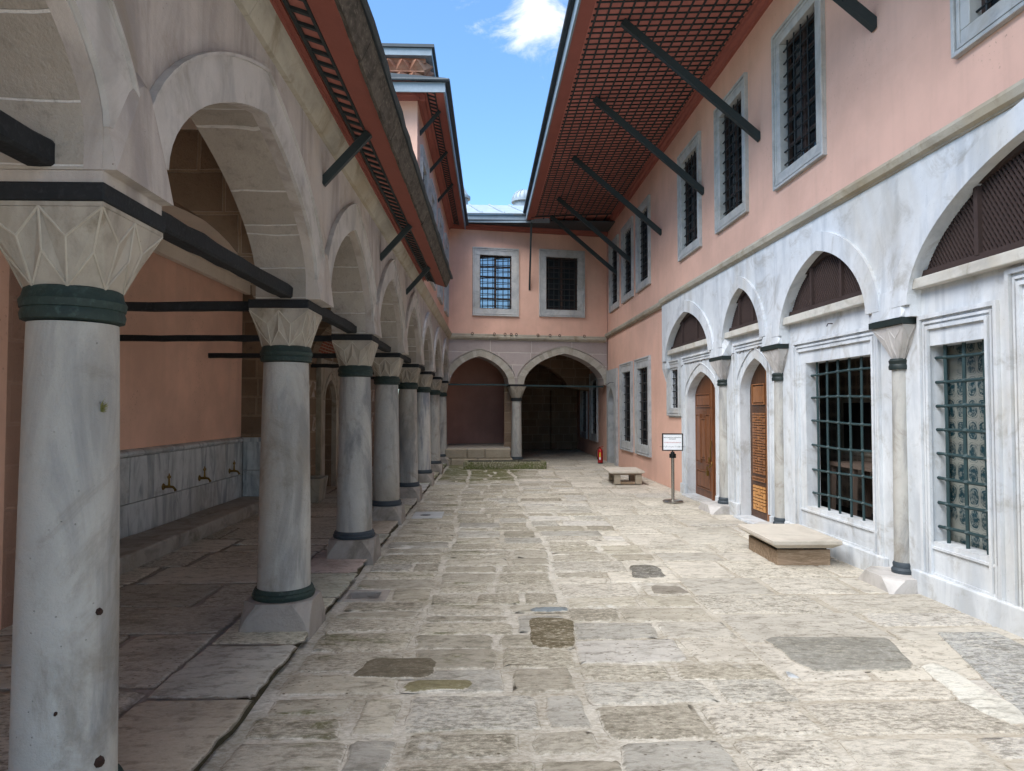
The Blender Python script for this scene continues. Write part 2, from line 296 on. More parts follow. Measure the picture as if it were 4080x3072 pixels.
# ------------------------------------------------------------------ mesh building
class MB:
    def __init__(s): s.v = []; s.f = []; s.tone = []
    def add(s, vs, fs, tone=0.0):
        b = len(s.v); s.v += [tuple(v) for v in vs]
        for f in fs: s.f.append(tuple(b + i for i in f)); s.tone.append(tone)
        return s
    def box(s, x0, x1, y0, y1, z0, z1, tone=0.0):
        vs = [(x, y, z) for z in (z0, z1) for y in (y0, y1) for x in (x0, x1)]
        return s.add(vs, [(0, 2, 3, 1), (4, 5, 7, 6), (0, 1, 5, 4), (2, 6, 7, 3), (0, 4, 6, 2), (1, 3, 7, 5)], tone)
    def prism(s, loops, a, b, fn=None, tone=0.0, back=True):
        """loops of (u, w); first is the outline, the rest holes; extruded between a and b; fn maps (u, n, w) to local xyz"""
        fn = fn or (lambda u, n, w: (u, n, w))
        pts = [p for l in loops for p in l]; tris = tessellate_polygon([[Vector((p[0], p[1], 0)) for p in l] for l in loops])
        N = len(pts); vs = [fn(p[0], a, p[1]) for p in pts] + [fn(p[0], b, p[1]) for p in pts]; fs = []
        for t in tris:
            fs.append((t[0], t[1], t[2])); fs.append((N + t[2], N + t[1], N + t[0]))
        o = 0
        for l in loops:
            n = len(l)
            for i in range(n): j = (i + 1) % n; fs.append((o + i, o + j, N + o + j, N + o + i))
            o += n
        return s.add(vs, fs, tone)
    def bar(s, p, q, w, h=None, up=(0, 0, 1), tone=0.0):
        h = h or w; p = Vector(p); q = Vector(q); d = (q - p).normalized(); u = Vector(up)
        if abs(d.dot(u)) > .98: u = Vector((1, 0, 0))
        sd_ = d.cross(u).normalized() * (w / 2); u = sd_.cross(d).normalized() * (h / 2)
        vs = [c + a * sd_ + b * u for c in (p, q) for a, b in ((-1, -1), (1, -1), (1, 1), (-1, 1))]
        return s.add(vs, [(0, 1, 2, 3), (7, 6, 5, 4), (0, 4, 5, 1), (1, 5, 6, 2), (2, 6, 7, 3), (3, 7, 4, 0)], tone)
    def tube(s, pts, r, seg=8, tone=0.0):
        pts = [Vector(p) for p in pts]; rs = r if isinstance(r, (list, tuple)) else [r] * len(pts); vs = []; fs = []
        for i, p in enumerate(pts):
            d = (pts[min(i + 1, len(pts) - 1)] - pts[max(i - 1, 0)]).normalized()
            u = Vector((0, 0, 1)) if abs(d.z) < .9 else Vector((1, 0, 0)); a = d.cross(u).normalized(); b = a.cross(d)
            for k in range(seg):
                t = 2 * math.pi * k / seg; vs.append(p + (a * math.cos(t) + b * math.sin(t)) * rs[i])
        for i in range(len(pts) - 1):
            for k in range(seg):
                j = (k + 1) % seg; fs.append((i * seg + k, i * seg + j, (i + 1) * seg + j, (i + 1) * seg + k))
        fs.append(tuple(range(seg))[::-1]); fs.append(tuple((len(pts) - 1) * seg + k for k in range(seg)))
        return s.add(vs, fs, tone)
    def lathe(s, prof, c=(0, 0), seg=32, a0=0.0, a1=2 * math.pi, cap=True, tone=0.0):
        vs = []; fs = []; full = abs(a1 - a0 - 2 * math.pi) < 1e-6; n = seg if full else seg + 1
        for r, z in prof:
            for k in range(n):
                t = a0 + (a1 - a0) * k / seg; vs.append((c[0] + r * math.cos(t), c[1] + r * math.sin(t), z))
        for i in range(len(prof) - 1):
            for k in range(seg):
                j = (k + 1) % n if full else k + 1
                fs.append((i * n + k, i * n + j, (i + 1) * n + j, (i + 1) * n + k))
        if cap: fs.append(tuple(range(n))[::-1]); fs.append(tuple((len(prof) - 1) * n + k for k in range(n)))
        return s.add(vs, fs, tone)
    def build(s, name, mat, parent=None, smooth=False, bevel=0, sub=0):
        me = bpy.data.meshes.new(name); me.from_pydata(s.v, [], s.f)
        bm = bmesh.new(); bm.from_mesh(me); bmesh.ops.recalc_face_normals(bm, faces=bm.faces); bm.to_mesh(me); bm.free()
        if any(s.tone):
            at = me.attributes.new('tone', 'FLOAT', 'FACE'); at.data.foreach_set('value', s.tone)
        me.materials.append(mat if not isinstance(mat, str) else M[mat]); me.update()
        if smooth:
            me.polygons.foreach_set('use_smooth', [True] * len(me.polygons))
            try: me.set_sharp_from_angle(angle=rad(38))
            except Exception: pass
        o = bpy.data.objects.new(name, me); COL.objects.link(o)
        if parent: o.parent = parent
        if bevel:
            m = o.modifiers.new('bevel', 'BEVEL'); m.width = bevel; m.segments = 2; m.limit_method = 'ANGLE'; m.angle_limit = rad(40)
        return o
def rough_bar(p, q, w, h, j=.006, seg=14):
    mb = MB(); p = Vector(p); q = Vector(q); d = (q - p).normalized(); sd_ = d.cross(Vector((0, 0, 1))).normalized(); u = sd_.cross(d); vs = []; fs = []
    prof = [(-.5, -.38), (-.38, -.5), (.38, -.5), (.5, -.38), (.5, .38), (.38, .5), (-.38, .5), (-.5, .38)]
    for i in range(seg + 1):
        c = p.lerp(q, i / seg) + Vector((0, 0, random.uniform(-j, j) * .5)); k = random.uniform(.93, 1.05)
        for a, b in prof: vs.append(c + sd_ * (a * w * k + random.uniform(-j, j) * .5) + u * (b * h * k + random.uniform(-j, j) * .5))
    for i in range(seg):
        for k in range(8): fs.append((i * 8 + k, i * 8 + (k + 1) % 8, i * 8 + 8 + (k + 1) % 8, i * 8 + 8 + k))
    fs += [tuple(range(8))[::-1], tuple(seg * 8 + k for k in range(8))]
    return mb.add(vs, fs)
def tag(o, label=None, cat=None, group=None, kind=None):
    if label: o['label'] = label
    if cat: o['category'] = cat
    if group: o['group'] = group
    if kind: o['kind'] = kind
    return o
def thing(name, loc, label, cat, rz=0.0, group=None):
    o = bpy.data.objects.new(name, None); o.empty_display_size = .2; COL.objects.link(o)
    o.location = loc; o.rotation_euler = (0, 0, rz); return tag(o, label, cat, group)
def kids(o): return [c for c in bpy.data.objects if c.parent == o]
def dup(o, parent=None, loc=None, rz=None, label=None):
    c = o.copy(); COL.objects.link(c)
    if parent is not None: c.parent = parent
    if loc is not None: c.location = loc
    if rz is not None: c.rotation_euler = (0, 0, rz)
    if label: c['label'] = label
    for ch in kids(o): dup(ch, c)
    return c

def arch(s0, s1, zs, za, k=.33, n=14, base=None):
    """pointed arch outline from (s0, base) up over the apex and down to (s1, base)"""
    c = (s0 + s1) / 2; a = (s1 - s0) / 2; r = za - zs; P = []
    if base is not None and base < zs: P.append((s0, base))
    for i in range(-n, n + 1):
        t = i / n; t = math.copysign(abs(math.sin(t * math.pi / 2)), t)
        P.append((c + a * t, zs + r * ((1 - k) * math.sqrt(max(0, 1 - t * t)) + k * (1 - abs(t)))))
    if base is not None and base < zs: P.append((s1, base))
    return P
def archz(s, s0, s1, zs, za, k=.33):
    t = (s - (s0 + s1) / 2) / ((s1 - s0) / 2)
    return None if abs(t) >= 1 else zs + (za - zs) * ((1 - k) * math.sqrt(1 - t * t) + k * (1 - abs(t)))
def rect(a, b, c, d): return [(a, c), (b, c), (b, d), (a, d)]
def ringpoly(outer, inner): return outer + inner[::-1]

# ------------------------------------------------------------------ frames of the three sides
R_ROT = math.atan2(1, -.009); L_ROT = math.atan2(1, .0083); E_ROT = math.atan2(.19, 1)
FR = lambda u, n, w: (u, n, w)          # palace wing on the right: local y is out of the wall
FL = lambda u, n, w: (u, -n, w)         # arcade and end: local y is into the wall

# ------------------------------------------------------------------ window builder (local x along, y = out of wall, z up; origin = centre bottom of frame)
def make_window(w, h, fr=.2, depth=.16, nv=5, nh=9, iron='irondark', mullion=True, fmat='marble_frame', glass='glass', sill=True, bulge=.0, barr=.010, stub=0):
    root = MB()
    # frame: jambs, lintel and sill as separate blocks of one mesh, with a raised moulding at the outer edge
    x0, x1 = -w / 2, w / 2; g = .002
    for (a, b, c, d) in ((x0, x0 + fr, fr + g, h - fr - g), (x1 - fr, x1, fr + g, h - fr - g), (x0, x1, 0, fr), (x0, x1, h - fr, h)):
        root.box(a, b, -depth, .03, c, d)
    e = .035
    for k, (o_, pr) in enumerate(((0, .055), (.05, .042))):
        q = o_; root.prism([rect(x0 + q, x1 - q, q, h - q), rect(x0 + q + e, x1 - q - e, q + e, h - q - e)], .03, pr)
    fo = root.build('window', M[fmat], bevel=.006)
    ix0, ix1, iz0, iz1 = x0 + fr, x1 - fr, fr, h - fr
    gm = MB()
    for i in range(nv):
        x = ix0 + (ix1 - ix0) * (i + .6) / (nv + .2)
        gm.tube([(x, -.03, iz0 - .02), (x, -.03, iz1 + .02)], barr, 6)
    for j in range(nh):
        z = iz0 + (iz1 - iz0) * (j + .6) / (nh + .2)
        P = [(ix0 - .03, -.03, z)] + [(ix0 + (ix1 - ix0) * t / 6, -.03, z + bulge * math.sin(t * 1.7 + j)) for t in range(1, 6)] + [(ix1 + .03, -.03, z)]
        gm.tube(P, barr, 6)
        for i in range(nv):
            x = ix0 + (ix1 - ix0) * (i + .6) / (nv + .2); r = barr * 2.1
            zz = z + bulge * .9 * math.sin((x - ix0) / (ix1 - ix0) * 6 * 1.7 + j)
            gm.add([(x - r, -.03, zz), (x + r, -.03, zz), (x, -.03 - r, zz), (x, -.03 + r, zz), (x, -.03, zz - r), (x, -.03, zz + r)],
                   [(0, 2, 5), (2, 1, 5), (1, 3, 5), (3, 0, 5), (2, 0, 4), (1, 2, 4), (3, 1, 4), (0, 3, 4)])
    gm.build('grille', M[iron], fo)
    sa = MB(); y0, y1 = -depth + .01, -depth + .05; m = .05 if glass != 'glassmirror' else .03
    sa.prism([rect(ix0, ix1, iz0, iz1), rect(ix0 + m, ix1 - m, iz0 + m, iz1 - m)], y0, y1)
    if mullion:
        sa.box(-.03, .03, y0 + .003, y1 + .006, iz0 + m, iz1 - m)
        for t in (.2, .4, .6, .8):
            z = iz0 + (iz1 - iz0) * t
            sa.box(ix0 + m, -.03, y0 + .005, y1 - .004, z - .014, z + .014); sa.box(.03, ix1 - m, y0 + .005, y1 - .004, z - .014, z + .014)
    sa.build('sash', M['lattice'], fo)
    if glass == 'glassmirror':
        g_ = MB(); xm = (ix0 + ix1) / 2
        for a, b in ((ix0, xm), (xm, ix1)):
            d_ = (b - a) * .19; g_.add([(a, y0 - .02, iz0), (b, y0 - .02 - d_, iz0), (b, y0 - .02 - d_, iz1), (a, y0 - .02, iz1)], [(0, 1, 2, 3)])
        g_.build('pane', M[glass], fo)
    else: MB().box(ix0, ix1, y0 - .02, y0 - .008, iz0, iz1).build('pane', M[glass], fo)
    return fo

# ================================================================== RIGHT: pink palace wing with marble facade
wing = thing('palace_wing', (3.82, 0, 0), 'long pink plastered wing with white marble ground floor, doors and wide red lattice eave', 'building', R_ROT - math.pi / 2 + math.pi / 2)
Y0, Y1 = -3.0, 27.5
SC0, SC1 = 3.71, 3.84
# --- upper wall
ups = [(4.05, 5.36), (7.45, 8.78), (9.66, 11.03), (11.80, 13.10), (15.42, 16.70), (17.2, 18.42), (19.04, 20.2), (1.0, 2.3)]
WZ0, WZ1 = 4.40, 6.42
hol = [rect(a + .03, b - .03, WZ0 + .03, WZ1 - .03) for a, b in ups]
MB().prism([rect(Y0, 22, SC1 - .02, 7.3)] + hol, -.4, 0, FR).build('upper_wall', M['pink'], wing)
W0 = make_window(1.31, WZ1 - WZ0, .185, .12, 5, 10)
for i, (a, b) in enumerate(ups):
    o = W0 if i == 0 else dup(W0)
    o.parent = wing; o.location = ((a + b) / 2, 0, WZ0)
# --- marble ground floor and pink lower wall
door1 = arch(11.13, 12.75, 1.78, 2.24, .3, base=-.1); door2 = arch(9.02, 10.12, 1.84, 2.3, .3, base=-.1)
nicho = rect(13.26, 13.80, 1.61, 2.36); winA = rect(6.60, 8.04, .46, 2.13); winB = rect(5.1, 5.80, .48, 2.13)
door3 = arch(3.2, 4.35, 1.75, 2.25, .3, base=-.1)
lun = [(11.16, 13.80, 2.76, 3.36), (9.06, 10.52, 2.76, 3.33), (6.52, 8.46, 2.72, 3.34), (2.95, 5.88, 2.72, 3.52)]
bays = []
for (a, b, z, t) in lun: bays.append(arch(a, b, z - .35, t, .22))
marb = [(Y0, -.1), (11.13, -.1)]
outline = [(Y0, -.1), (3.2, -.1)] + door3[1:-1] + [(4.35, -.1), (9.02, -.1)] + door2[1:-1] + [(10.12, -.1), (11.13, -.1)] + door1[1:-1] + [(12.75, -.1), (13.06, -.1), (13.06, 1.42), (14.02, 1.42), (14.02, 2.36), (14.12, 2.36), (14.12, SC0 + .02), (Y0, SC0 + .02)]
lunh = [[p for p in arch(a + .02, b - .02, z, t - .02, .22)] for a, b, z, t in lun]
MB().prism([outline, nicho, winA, winB] + lunh, -.16, 0, FR).build('marble_wall', M['marble'], wing)
pinkout = [(13.06, -.1), (19.3, -.1), (19.3, 2.62), (20.62, 2.62), (20.62, -.1), (Y1, -.1), (Y1, SC0 + .02), (14.12, SC0 + .02), (14.12, 2.36), (14.02, 2.36), (14.02, 1.42), (13.06, 1.42)]
lows = [(15.45, 16.95, .5, 2.80), (17.3, 18.78, .5, 2.78), (22.6, 23.9, .5, 2.7), (24.9, 26.1, .5, 2.7)]
MB().prism([pinkout] + [rect(a + .03, b - .03, c + .03, d - .03) for a, b, c, d in lows], -.34, -.002, FR).build('lower_wall', M['pink'], wing)
wl = make_window(1.49, 2.29, .24, .13, 4, 8, barr=.011)
for i, (a, b, c, d) in enumerate(lows):
    o = wl if i == 0 else dup(wl); o.parent = wing; o.location = ((a + b) / 2, 0, c)
wn_ = make_window(.86, 1.1, .15, .13, 3, 6, mullion=False); wn_.parent = wing; wn_.location = (13.55, 0, 1.45)
# --- spandrel layer standing on the half columns (blind arches)
pil = [(10.76, .33), (8.74, .29), (6.19, .28), (2.6, .3)]
SP = .10
pts = [(Y0, 2.40)]
for (a, b, z, t) in lun[::-1]:
    A_ = arch(a, b, z - .22, t, .22); pts += [(a, 2.40)] + A_ + [(b, 2.40)]
pts += [(14.12, 2.40), (14.12, SC0), (Y0, SC0)]
MB().prism([pts], -.002, SP, FR).build('spandrel', M['marble'], wing)
for (a, b, z, t) in lun:
    rg = MB()
    w_ = .17 if b - a < 1.6 else .22
    rg.prism([ringpoly(arch(a - w_, b + w_, z - .22, t + w_ * .95, .22), arch(a + .004, b - .004, z - .22, t - .004, .22))], SP - .005, SP + .032, FR)
    rg.build('archivolt', M['marble'], wing)
# lunettes with lattice
for (a, b, z, t) in lun:
    fr = MB(); e = .06
    fr.prism([arch(a + .005, b - .005, z, t - .005, .22), arch(a + e, b - e, z + e, t - e, .22)[::-1]], -.03, .03, FR)
    wd = b - a; cuts = (.33, .67) if wd < 2.8 else (.25, .5, .75)
    for q in cuts:
        x = a + wd * q; fr.box(x - .022, x + .022, -.025, .035, z + e - .01, archz(x, a, b, z, t, .22) - e + .01)
    fo = fr.build('lunette', M['lattice'], wing)
    la = MB(); sp = .04
    for dirn in (1, -1):
        c0 = -1.2
        while c0 < wd + 1.2:
            seg = None; st = None; last = None
            for i in range(70):
                q = i / 69 * (t - z); x = a + c0 + dirn * q * .62
                za_ = archz(x, a + e * .6, b - e * .6, z, t - e * .6, .22)
                ins = za_ is not None and z + e * .6 <= z + q <= za_
                if ins and st is None: st = (x, q)
                if ins: last = (x, q)
                if not ins and st is not None: break
            if st and last and last[1] - st[1] > .02:
                yy = -.004 if dirn > 0 else -.016
                la.bar((st[0], yy, z + st[1]), (last[0], yy, z + last[1]), .016, .012, (0, 1, 0))
            c0 += sp if dirn > 0 else sp * 1.6
    la.build('lattice', M['lattice'], fo)
    MB().box(a, b, -.15, -.13, z - .1, t + .05).build('backing', M['dark'], fo)
# ledges under lunettes
for (a, b, z, t) in lun: MB().box(a + .002, b - .002, .002, .092, z - .095, z - .005).build('ledge', M['ledge'], wing, bevel=.008)
# string course, with a roll moulding below
sc = MB()
prof = [(0, SC1), (.085, SC1 - .01), (.10, SC1 - .045), (.085, SC0 + .03), (.05, SC0 + .015), (.045, SC0), (0, SC0)]
def run(mb, prof, s0, s1, off, fn, cuts=1.6):
    s = s0
    while s < s1 - .01:
        e_ = min(s1, s + cuts * random.uniform(.7, 1.3)); n = len(prof)
        vs = [fn(q, p[0] + off, p[1]) for q in (s, e_ - .004) for p in prof]
        mb.add(vs, [tuple(range(n)), tuple(range(n, 2 * n))[::-1]] + [(i, (i + 1) % n, n + (i + 1) % n, n + i) for i in range(n)]); s = e_
run(sc, prof, Y0, 14.12, SP - .03, FR); run(sc, prof, 14.12, 21.0, -.001, FR)
sc.build('string_course', M['course'], wing)
# plinth course
for a, b in ((Y0, 3.15), (4.4, 6.0), (6.42, 8.55), (8.95, 9.0), (10.14, 10.5), (11.0, 11.1), (12.78, 13.06)): MB().box(a, b, .001, .055, -.1, .20).build('plinth_course', M['marble'], wing, bevel=.01)
# half columns
def half_column(s, w):
    r = w * .27; hc = MB(); c = (s, .0)
    hc.lathe([(r * 1.08, .13), (r * 1.02, 1.0), (r * .95, 1.96)], c, 20)
    o = hc.build('half_column', M['column'], wing, smooth=True)
    MB().lathe([(r * 1.25, 1.95), (r * 1.32, 1.98), (r * 1.2, 2.0), (r * 1.3, 2.03), (r * 1.1, 2.05)], c, 20).build('neck_ring', M['greenstone'], o, smooth=True)
    cp = MB(); cap_mesh(cp, c, 2.04, 2.34, r * 1.12, w * .86, ridge=.006); cp.v = [(v[0], .002 + max(0, v[1]) * .50, v[2]) for v in cp.v]
    cp.build('capital', M['archring'], o)
    MB().box(s - w * .92, s + w * .92, .003, .145, 2.345, 2.40).build('green_band', M['greenstone'], o)
    MB().lathe([(r * 1.35, .10), (r * 1.4, .15), (r * 1.2, .17), (r * 1.25, .2), (r * 1.1, .22)], c, 20).build('base_ring', M['leaddark'], o, smooth=True)
    pl = MB(); plinth_mesh(pl, s, .02, -.1, .12, w * 1.0, w * .55)
    pl.build('base', M['archring'], o)
    im = MB(); a_, b_ = s - w * .86, s + w * .86
    im.add([(a_, .003, 2.405), (b_, .003, 2.405), (b_, .135, 2.405), (a_, .135, 2.405), (s - w * 1.0, .003, 2.66), (s + w * 1.0, .003, 2.66), (s + w * .7, .115, 2.66), (s - w * .7, .115, 2.66)],
           [(0, 1, 2, 3), (4, 7, 6, 5), (0, 4, 5, 1), (1, 5, 6, 2), (2, 6, 7, 3), (3, 7, 4, 0)])
    im.build('impost', M['marble'], o)
def cap_mesh(mb, c, z0, z1, r0, half, ridge=.008, mid=.52, ribs=None):
    T = []; B = []; Nn = []; Mm = []
    for i in range(8):
        a = i * math.pi / 4; d = Vector((math.cos(a), math.sin(a), 0)); k = 1 / max(abs(d.x), abs(d.y)); C0 = Vector((c[0], c[1], 0))
        a2 = a + math.pi / 8; d2 = Vector((math.cos(a2), math.sin(a2), 0)); k2 = 1 / max(abs(d2.x), abs(d2.y))
        T.append(C0 + d * k * half + Vector((0, 0, z1))); B.append(C0 + d2 * r0 + Vector((0, 0, z0)))
        f1, f2 = .62, .44
        Nn.append(C0 + d2 * ((r0 * (1 - f1) + half * k2 * f1) * 1.0 + .012) + Vector((0, 0, z0 + (z1 - z0) * f1)))
        Mm.append(C0 + d * ((r0 * (1 - f2) + half * (1 + (k - 1) * .55) * f2) * 1.0 + .012) + Vector((0, 0, z0 + (z1 - z0) * f2)))
    vs = T + Nn + Mm + B; fs = []
    for i in range(8):
        j = (i + 1) % 8
        fs += [(i, j, 8 + i), (i, 8 + i, 24 + i), (i, 24 + i, 16 + i), (j, 24 + i, 8 + i), (j, 16 + j, 24 + i), (16 + i, 24 + i, 24 + (i + 7) % 8)]
    fs += [tuple(range(8)), tuple(range(24, 32))[::-1]]
    mb.add(vs, fs)
    if ridge:
        for i in range(8):
            j = (i + 1) % 8
            for p, q in ((T[i], Nn[i]), (T[j], Nn[i]), (Nn[i], B[i]), (T[i], Mm[i]), (Mm[i], B[i]), (Mm[j], B[i])):
                (ribs or mb).tube([p, q], ridge, 5)
def plinth_mesh(mb, cx, cy, z0, z1, half, cut):
    L = [(0, 0.02), (.2, .03), (.4, .12), (.6, .32), (.8, .60), (.93, .82), (1, .86)]; vs = []; fs = []
    for t, q in L:
        z = z0 + (z1 - z0) * t; h_ = half * (1 - .035 * t); c_ = cut * q
        for sx, sy, o in ((1, -1, 0), (1, 1, 1), (-1, 1, 0), (-1, -1, 1)):
            if o == 0: P = [(h_ - c_, h_), (h_, h_ - c_)] if sx > 0 else [(h_ - c_, h_), (h_, h_ - c_)]
            P = [(cx + sx * (h_ - c_), cy + sy * h_), (cx + sx * h_, cy + sy * (h_ - c_))]
            if o == 1: P = P[::-1]
            vs += [(p[0], p[1], z) for p in P]
    n = 8
    for i in range(len(L) - 1):
        for k in range(n): j = (k + 1) % n; fs.append((i * n + k, i * n + j, (i + 1) * n + j, (i + 1) * n + k))
    fs += [tuple(range(n))[::-1], tuple((len(L) - 1) * n + k for k in range(n))]
    mb.add(vs, fs)
for s, w in pil: half_column(s, w)
# corbel end of the last blind arch
MB().add([(13.8, .002, 2.40), (14.12, .002, 2.40), (14.12, SP, 2.40), (13.8, SP, 2.40), (14.02, .002, 2.14), (14.1, .002, 2.14), (14.1, .03, 2.14), (14.02, .03, 2.14)],
         [(0, 1, 2, 3), (4, 7, 6, 5), (0, 4, 5, 1), (1, 5, 6, 2), (2, 6, 7, 3), (3, 7, 4, 0)]).build('corbel', M['marble'], wing)
# --- casings
def casing(s0, s1, z0, z1, name='casing'):
    c = MB()
    for k, (q, w_, p) in enumerate(((0, .035, .03), (.06, .02, .02), (.10, .03, .026))):
        o_ = [(s0 + q, z0), (s0 + q, z1 - q), (s1 - q, z1 - q), (s1 - q, z0)]
        i_ = [(s0 + q + w_, z0), (s0 + q + w_, z1 - q - w_), (s1 - q - w_, z1 - q - w_), (s1 - q - w_, z0)]
        c.prism([o_ + i_[::-1]], .001, p, FR)
    return c.build(name, M['marble'], wing)
casing(11.0, 13.02, .2, 2.57); casing(8.97, 10.34, .2, 2.57); casing(6.5, 8.32, .2, 2.40); casing(4.97, 5.9, .2, 2.40); casing(2.98, 4.88, .05, 2.60)
for (a, b, c, d) in ((6.55, 8.2, .2, .42), (5.02, 5.85, .2, .44)): MB().prism([rect(a, b, c, d), rect(a + .02, b - .02, c + .02, d - .02)], .001, .016, FR).build('raised_moulding', M['marble'], wing)
for (a, b, z, t) in ((11.13, 12.75, 1.78, 2.24), (9.02, 10.12, 1.84, 2.3), (3.2, 4.35, 1.75, 2.25)):
    MB().prism([ringpoly(arch(a - .16, b + .16, z, t + .16, .3), arch(a - .145, b + .145, z, t + .145, .3))], .001, .018, FR).build('raised_moulding', M['marble'], wing)
for s_, z in ((12.3, 2.42), (11.7, 2.43), (9.95, 2.42), (9.6, 2.43), (9.3, 2.44), (12.9, 2.4), (10.28, 2.42), (7.4, 2.52)):
    hk = MB(); hk.tube([(s_, 0, z), (s_, .05, z), (s_ + .01, .06, z - .03)], .006, 6); hk.build('hook', M['rust'], wing)
# --- doors
def door_leaf(s0, s1, zs, za, kind, mat):
    mid = s0 + (s1 - s0) * (.38 if kind != 3 else .5); y0, y1 = -.20, -.15
    d = MB(); A_ = arch(s0 - .02, s1 + .02, zs, za + .02, .3, base=-.05)
    d.prism([A_], y0, y1, FR)
    dr = d.build('door', M['doorback' if kind == 2 else 'door'], wing)
    p = MB()
    def pan(a, b, c, e_, q=.0):
        p.prism([rect(a, b, c, e_), rect(a + .018, b - .018, c + .018, e_ - .018)], y1, y1 + .022, FR); p.box(a + .034, b - .034, y1, y1 + .016, c + .034, e_ - .034)
    p.box(mid - .035, mid + .035, y1, y1 + .035, 0.0, za - .05)
    for a, b in ((mid + .05, s1 - .03), (s0 + .03, mid - .05)):
        if kind == 1:
            pan(a + .08, b - .08, 1.62, 1.86)
            n = 3
            for i in range(n):
                w_ = (b - a - .12) / n; pan(a + .06 + w_ * i + .012, a + .06 + w_ * (i + 1) - .012, .62 if i != 1 else .7, 1.5 if i != 1 else 1.42)
            pan(a + .08, b - .08, .17, .50)
        else:
            pan(a + .08, b - .08, 1.65, 1.95)
            wd = (b - a - .16); ux = wd / 5; nz_ = 24; uz = (1.54 - .66) / nz_
            for m_ in range(nz_ // 4):
                for bx_, bz_, bw_, bh_ in ((0, 0, 1, 2), (1, 0, 3, 1), (4, 0, 1, 2), (2, 1, 1, 2), (1, 1, 1, 1), (3, 1, 1, 1), (0, 2, 2, 1), (3, 2, 2, 1), (0, 3, 1, 1), (1, 3, 3, 1), (4, 3, 1, 1)):
                    X0 = a + .08 + bx_ * ux; Z0 = .66 + (m_ * 4 + bz_) * uz
                    p.box(X0 + .006, X0 + bw_ * ux - .006, y1, y1 + .016, Z0 + .006, Z0 + bh_ * uz - .006)
            pan(a + .08, b - .08, .56, .62)
    p.build('carved_panel', M['doorpanel' if kind != 2 else mat], dr, bevel=.003)
    if kind == 2:
        for a, b in ((mid + .05, s1 - .03), (s0 + .03, mid - .05)):
            q = MB(); wd = b - a - .16; ux = wd / 5; uz = .36 / 8
            for m_ in range(2):
                for bx_, bz_, bw_, bh_ in ((0, 0, 1, 2), (1, 0, 3, 1), (4, 0, 1, 2), (2, 1, 1, 2), (1, 1, 1, 1), (3, 1, 1, 1), (0, 2, 2, 1), (3, 2, 2, 1), (0, 3, 1, 1), (1, 3, 3, 1), (4, 3, 1, 1)):
                    X0 = a + .08 + bx_ * ux; Z0 = .14 + (m_ * 4 + bz_) * uz
                    q.box(X0 + .006, X0 + bw_ * ux - .006, y1, y1 + .016, Z0 + .006, Z0 + bh_ * uz - .006)
            q.build('inlay_panel', M['inlay'], dr)
    return dr, mid, y1
dr, mid, yy = door_leaf(11.13, 12.75, 1.78, 2.24, 1, 'door')
ch = MB(); ch.tube([(mid - .02, yy + .05, 1.05), (mid - .04, yy + .07, .9), (mid - .01, yy + .06, .76), (mid + .05, yy + .07, .66), (mid + .08, yy + .06, .76)], .012, 6)
ch.tube([(mid - .01, yy + .03, .66 + .03 * math.cos(0)), (mid - .05, yy + .06, .63), (mid - .01, yy + .08, .59), (mid + .03, yy + .06, .63)], .01, 6)
ch.build('chain', M['brass'], dr)
pk = MB(); pk.box(mid + .1, mid + .17, yy + .05, yy + .09, .44, .53); pk.tube([(mid + .115, yy + .07, .53), (mid + .115, yy + .07, .6), (mid + .155, yy + .07, .6), (mid + .155, yy + .07, .53)], .007, 6)
pk.build('padlock', M['brass'], dr, bevel=.004)
door_leaf(9.02, 10.12, 1.84, 2.3, 2, 'doorlight')
door_leaf(3.2, 4.35, 1.75, 2.25, 1, 'doorlight')
for a, b in ((11.13, 12.75), (9.02, 10.12), (3.2, 4.35)): MB().box(a, b, -.34, .12, -.09, .035).build('threshold', M['marble'], wing, bevel=.01)
# --- grey stone doorway at the far end
gd = MB(); gd.prism([[(19.2, -.05), (19.32, -.05)] + [(19.5, -.05)] + arch(19.55, 20.4, 1.75, 2.2, .3) + [(20.4, -.05), (20.66, -.05), (20.66, 2.72), (19.2, 2.72)]], -.5, .06, FR)
gdo = gd.build('stone_doorway', M['marble_frame'], wing)
MB().box(19.5, 20.5, -.52, -.46, -.05, 2.4).build('door_leaf', M['dark'], gdo)
MB().tube([(19.25, .12, 2.32), (19.7, .13, 2.34), (20.2, .12, 2.30), (20.6, .12, 2.33)], .008, 5).build('hanging_rod', M['irondark'], gdo)
# --- barred marble windows A and B
def barred(s0, s1, z0, z1, nv, nh, rb, bul, nd=-.07):
    g = MB(); H_ = z1 - z0; W_ = s1 - s0
    for i in range(nv):
        x = s0 + W_ * (i + .5) / nv * .98 + .01
        g.tube([(x, nd, z0 - .02), (x + .01 * math.sin(i * 2.1), nd, z0 + H_ * .5), (x, nd, z1 + .02)], rb, 8)
    for j in range(nh):
        z = z0 + H_ * (j + .6) / (nh + .1); ph = j * 1.3
        f_ = lambda x: z + bul * math.sin((x - s0) / W_ * 4 + ph)
        g.tube([(s0 - .02 + (W_ + .04) * t / 10, nd, f_(s0 + W_ * t / 10)) for t in range(11)], rb * .9, 8)
        for i in range(nv):
            x = s0 + W_ * (i + .5) / nv * .98 + .01; r = rb * 2.2; zz = f_(x)
            g.add([(x - r, nd, zz), (x + r, nd, zz), (x, nd - r, zz), (x, nd + r, zz), (x, nd, zz - r), (x, nd, zz + r)],
                  [(0, 2, 5), (2, 1, 5), (1, 3, 5), (3, 0, 5), (2, 0, 4), (1, 2, 4), (3, 1, 4), (0, 3, 4)])
    return g.build('window_grille', M['iron'], wing, smooth=True)
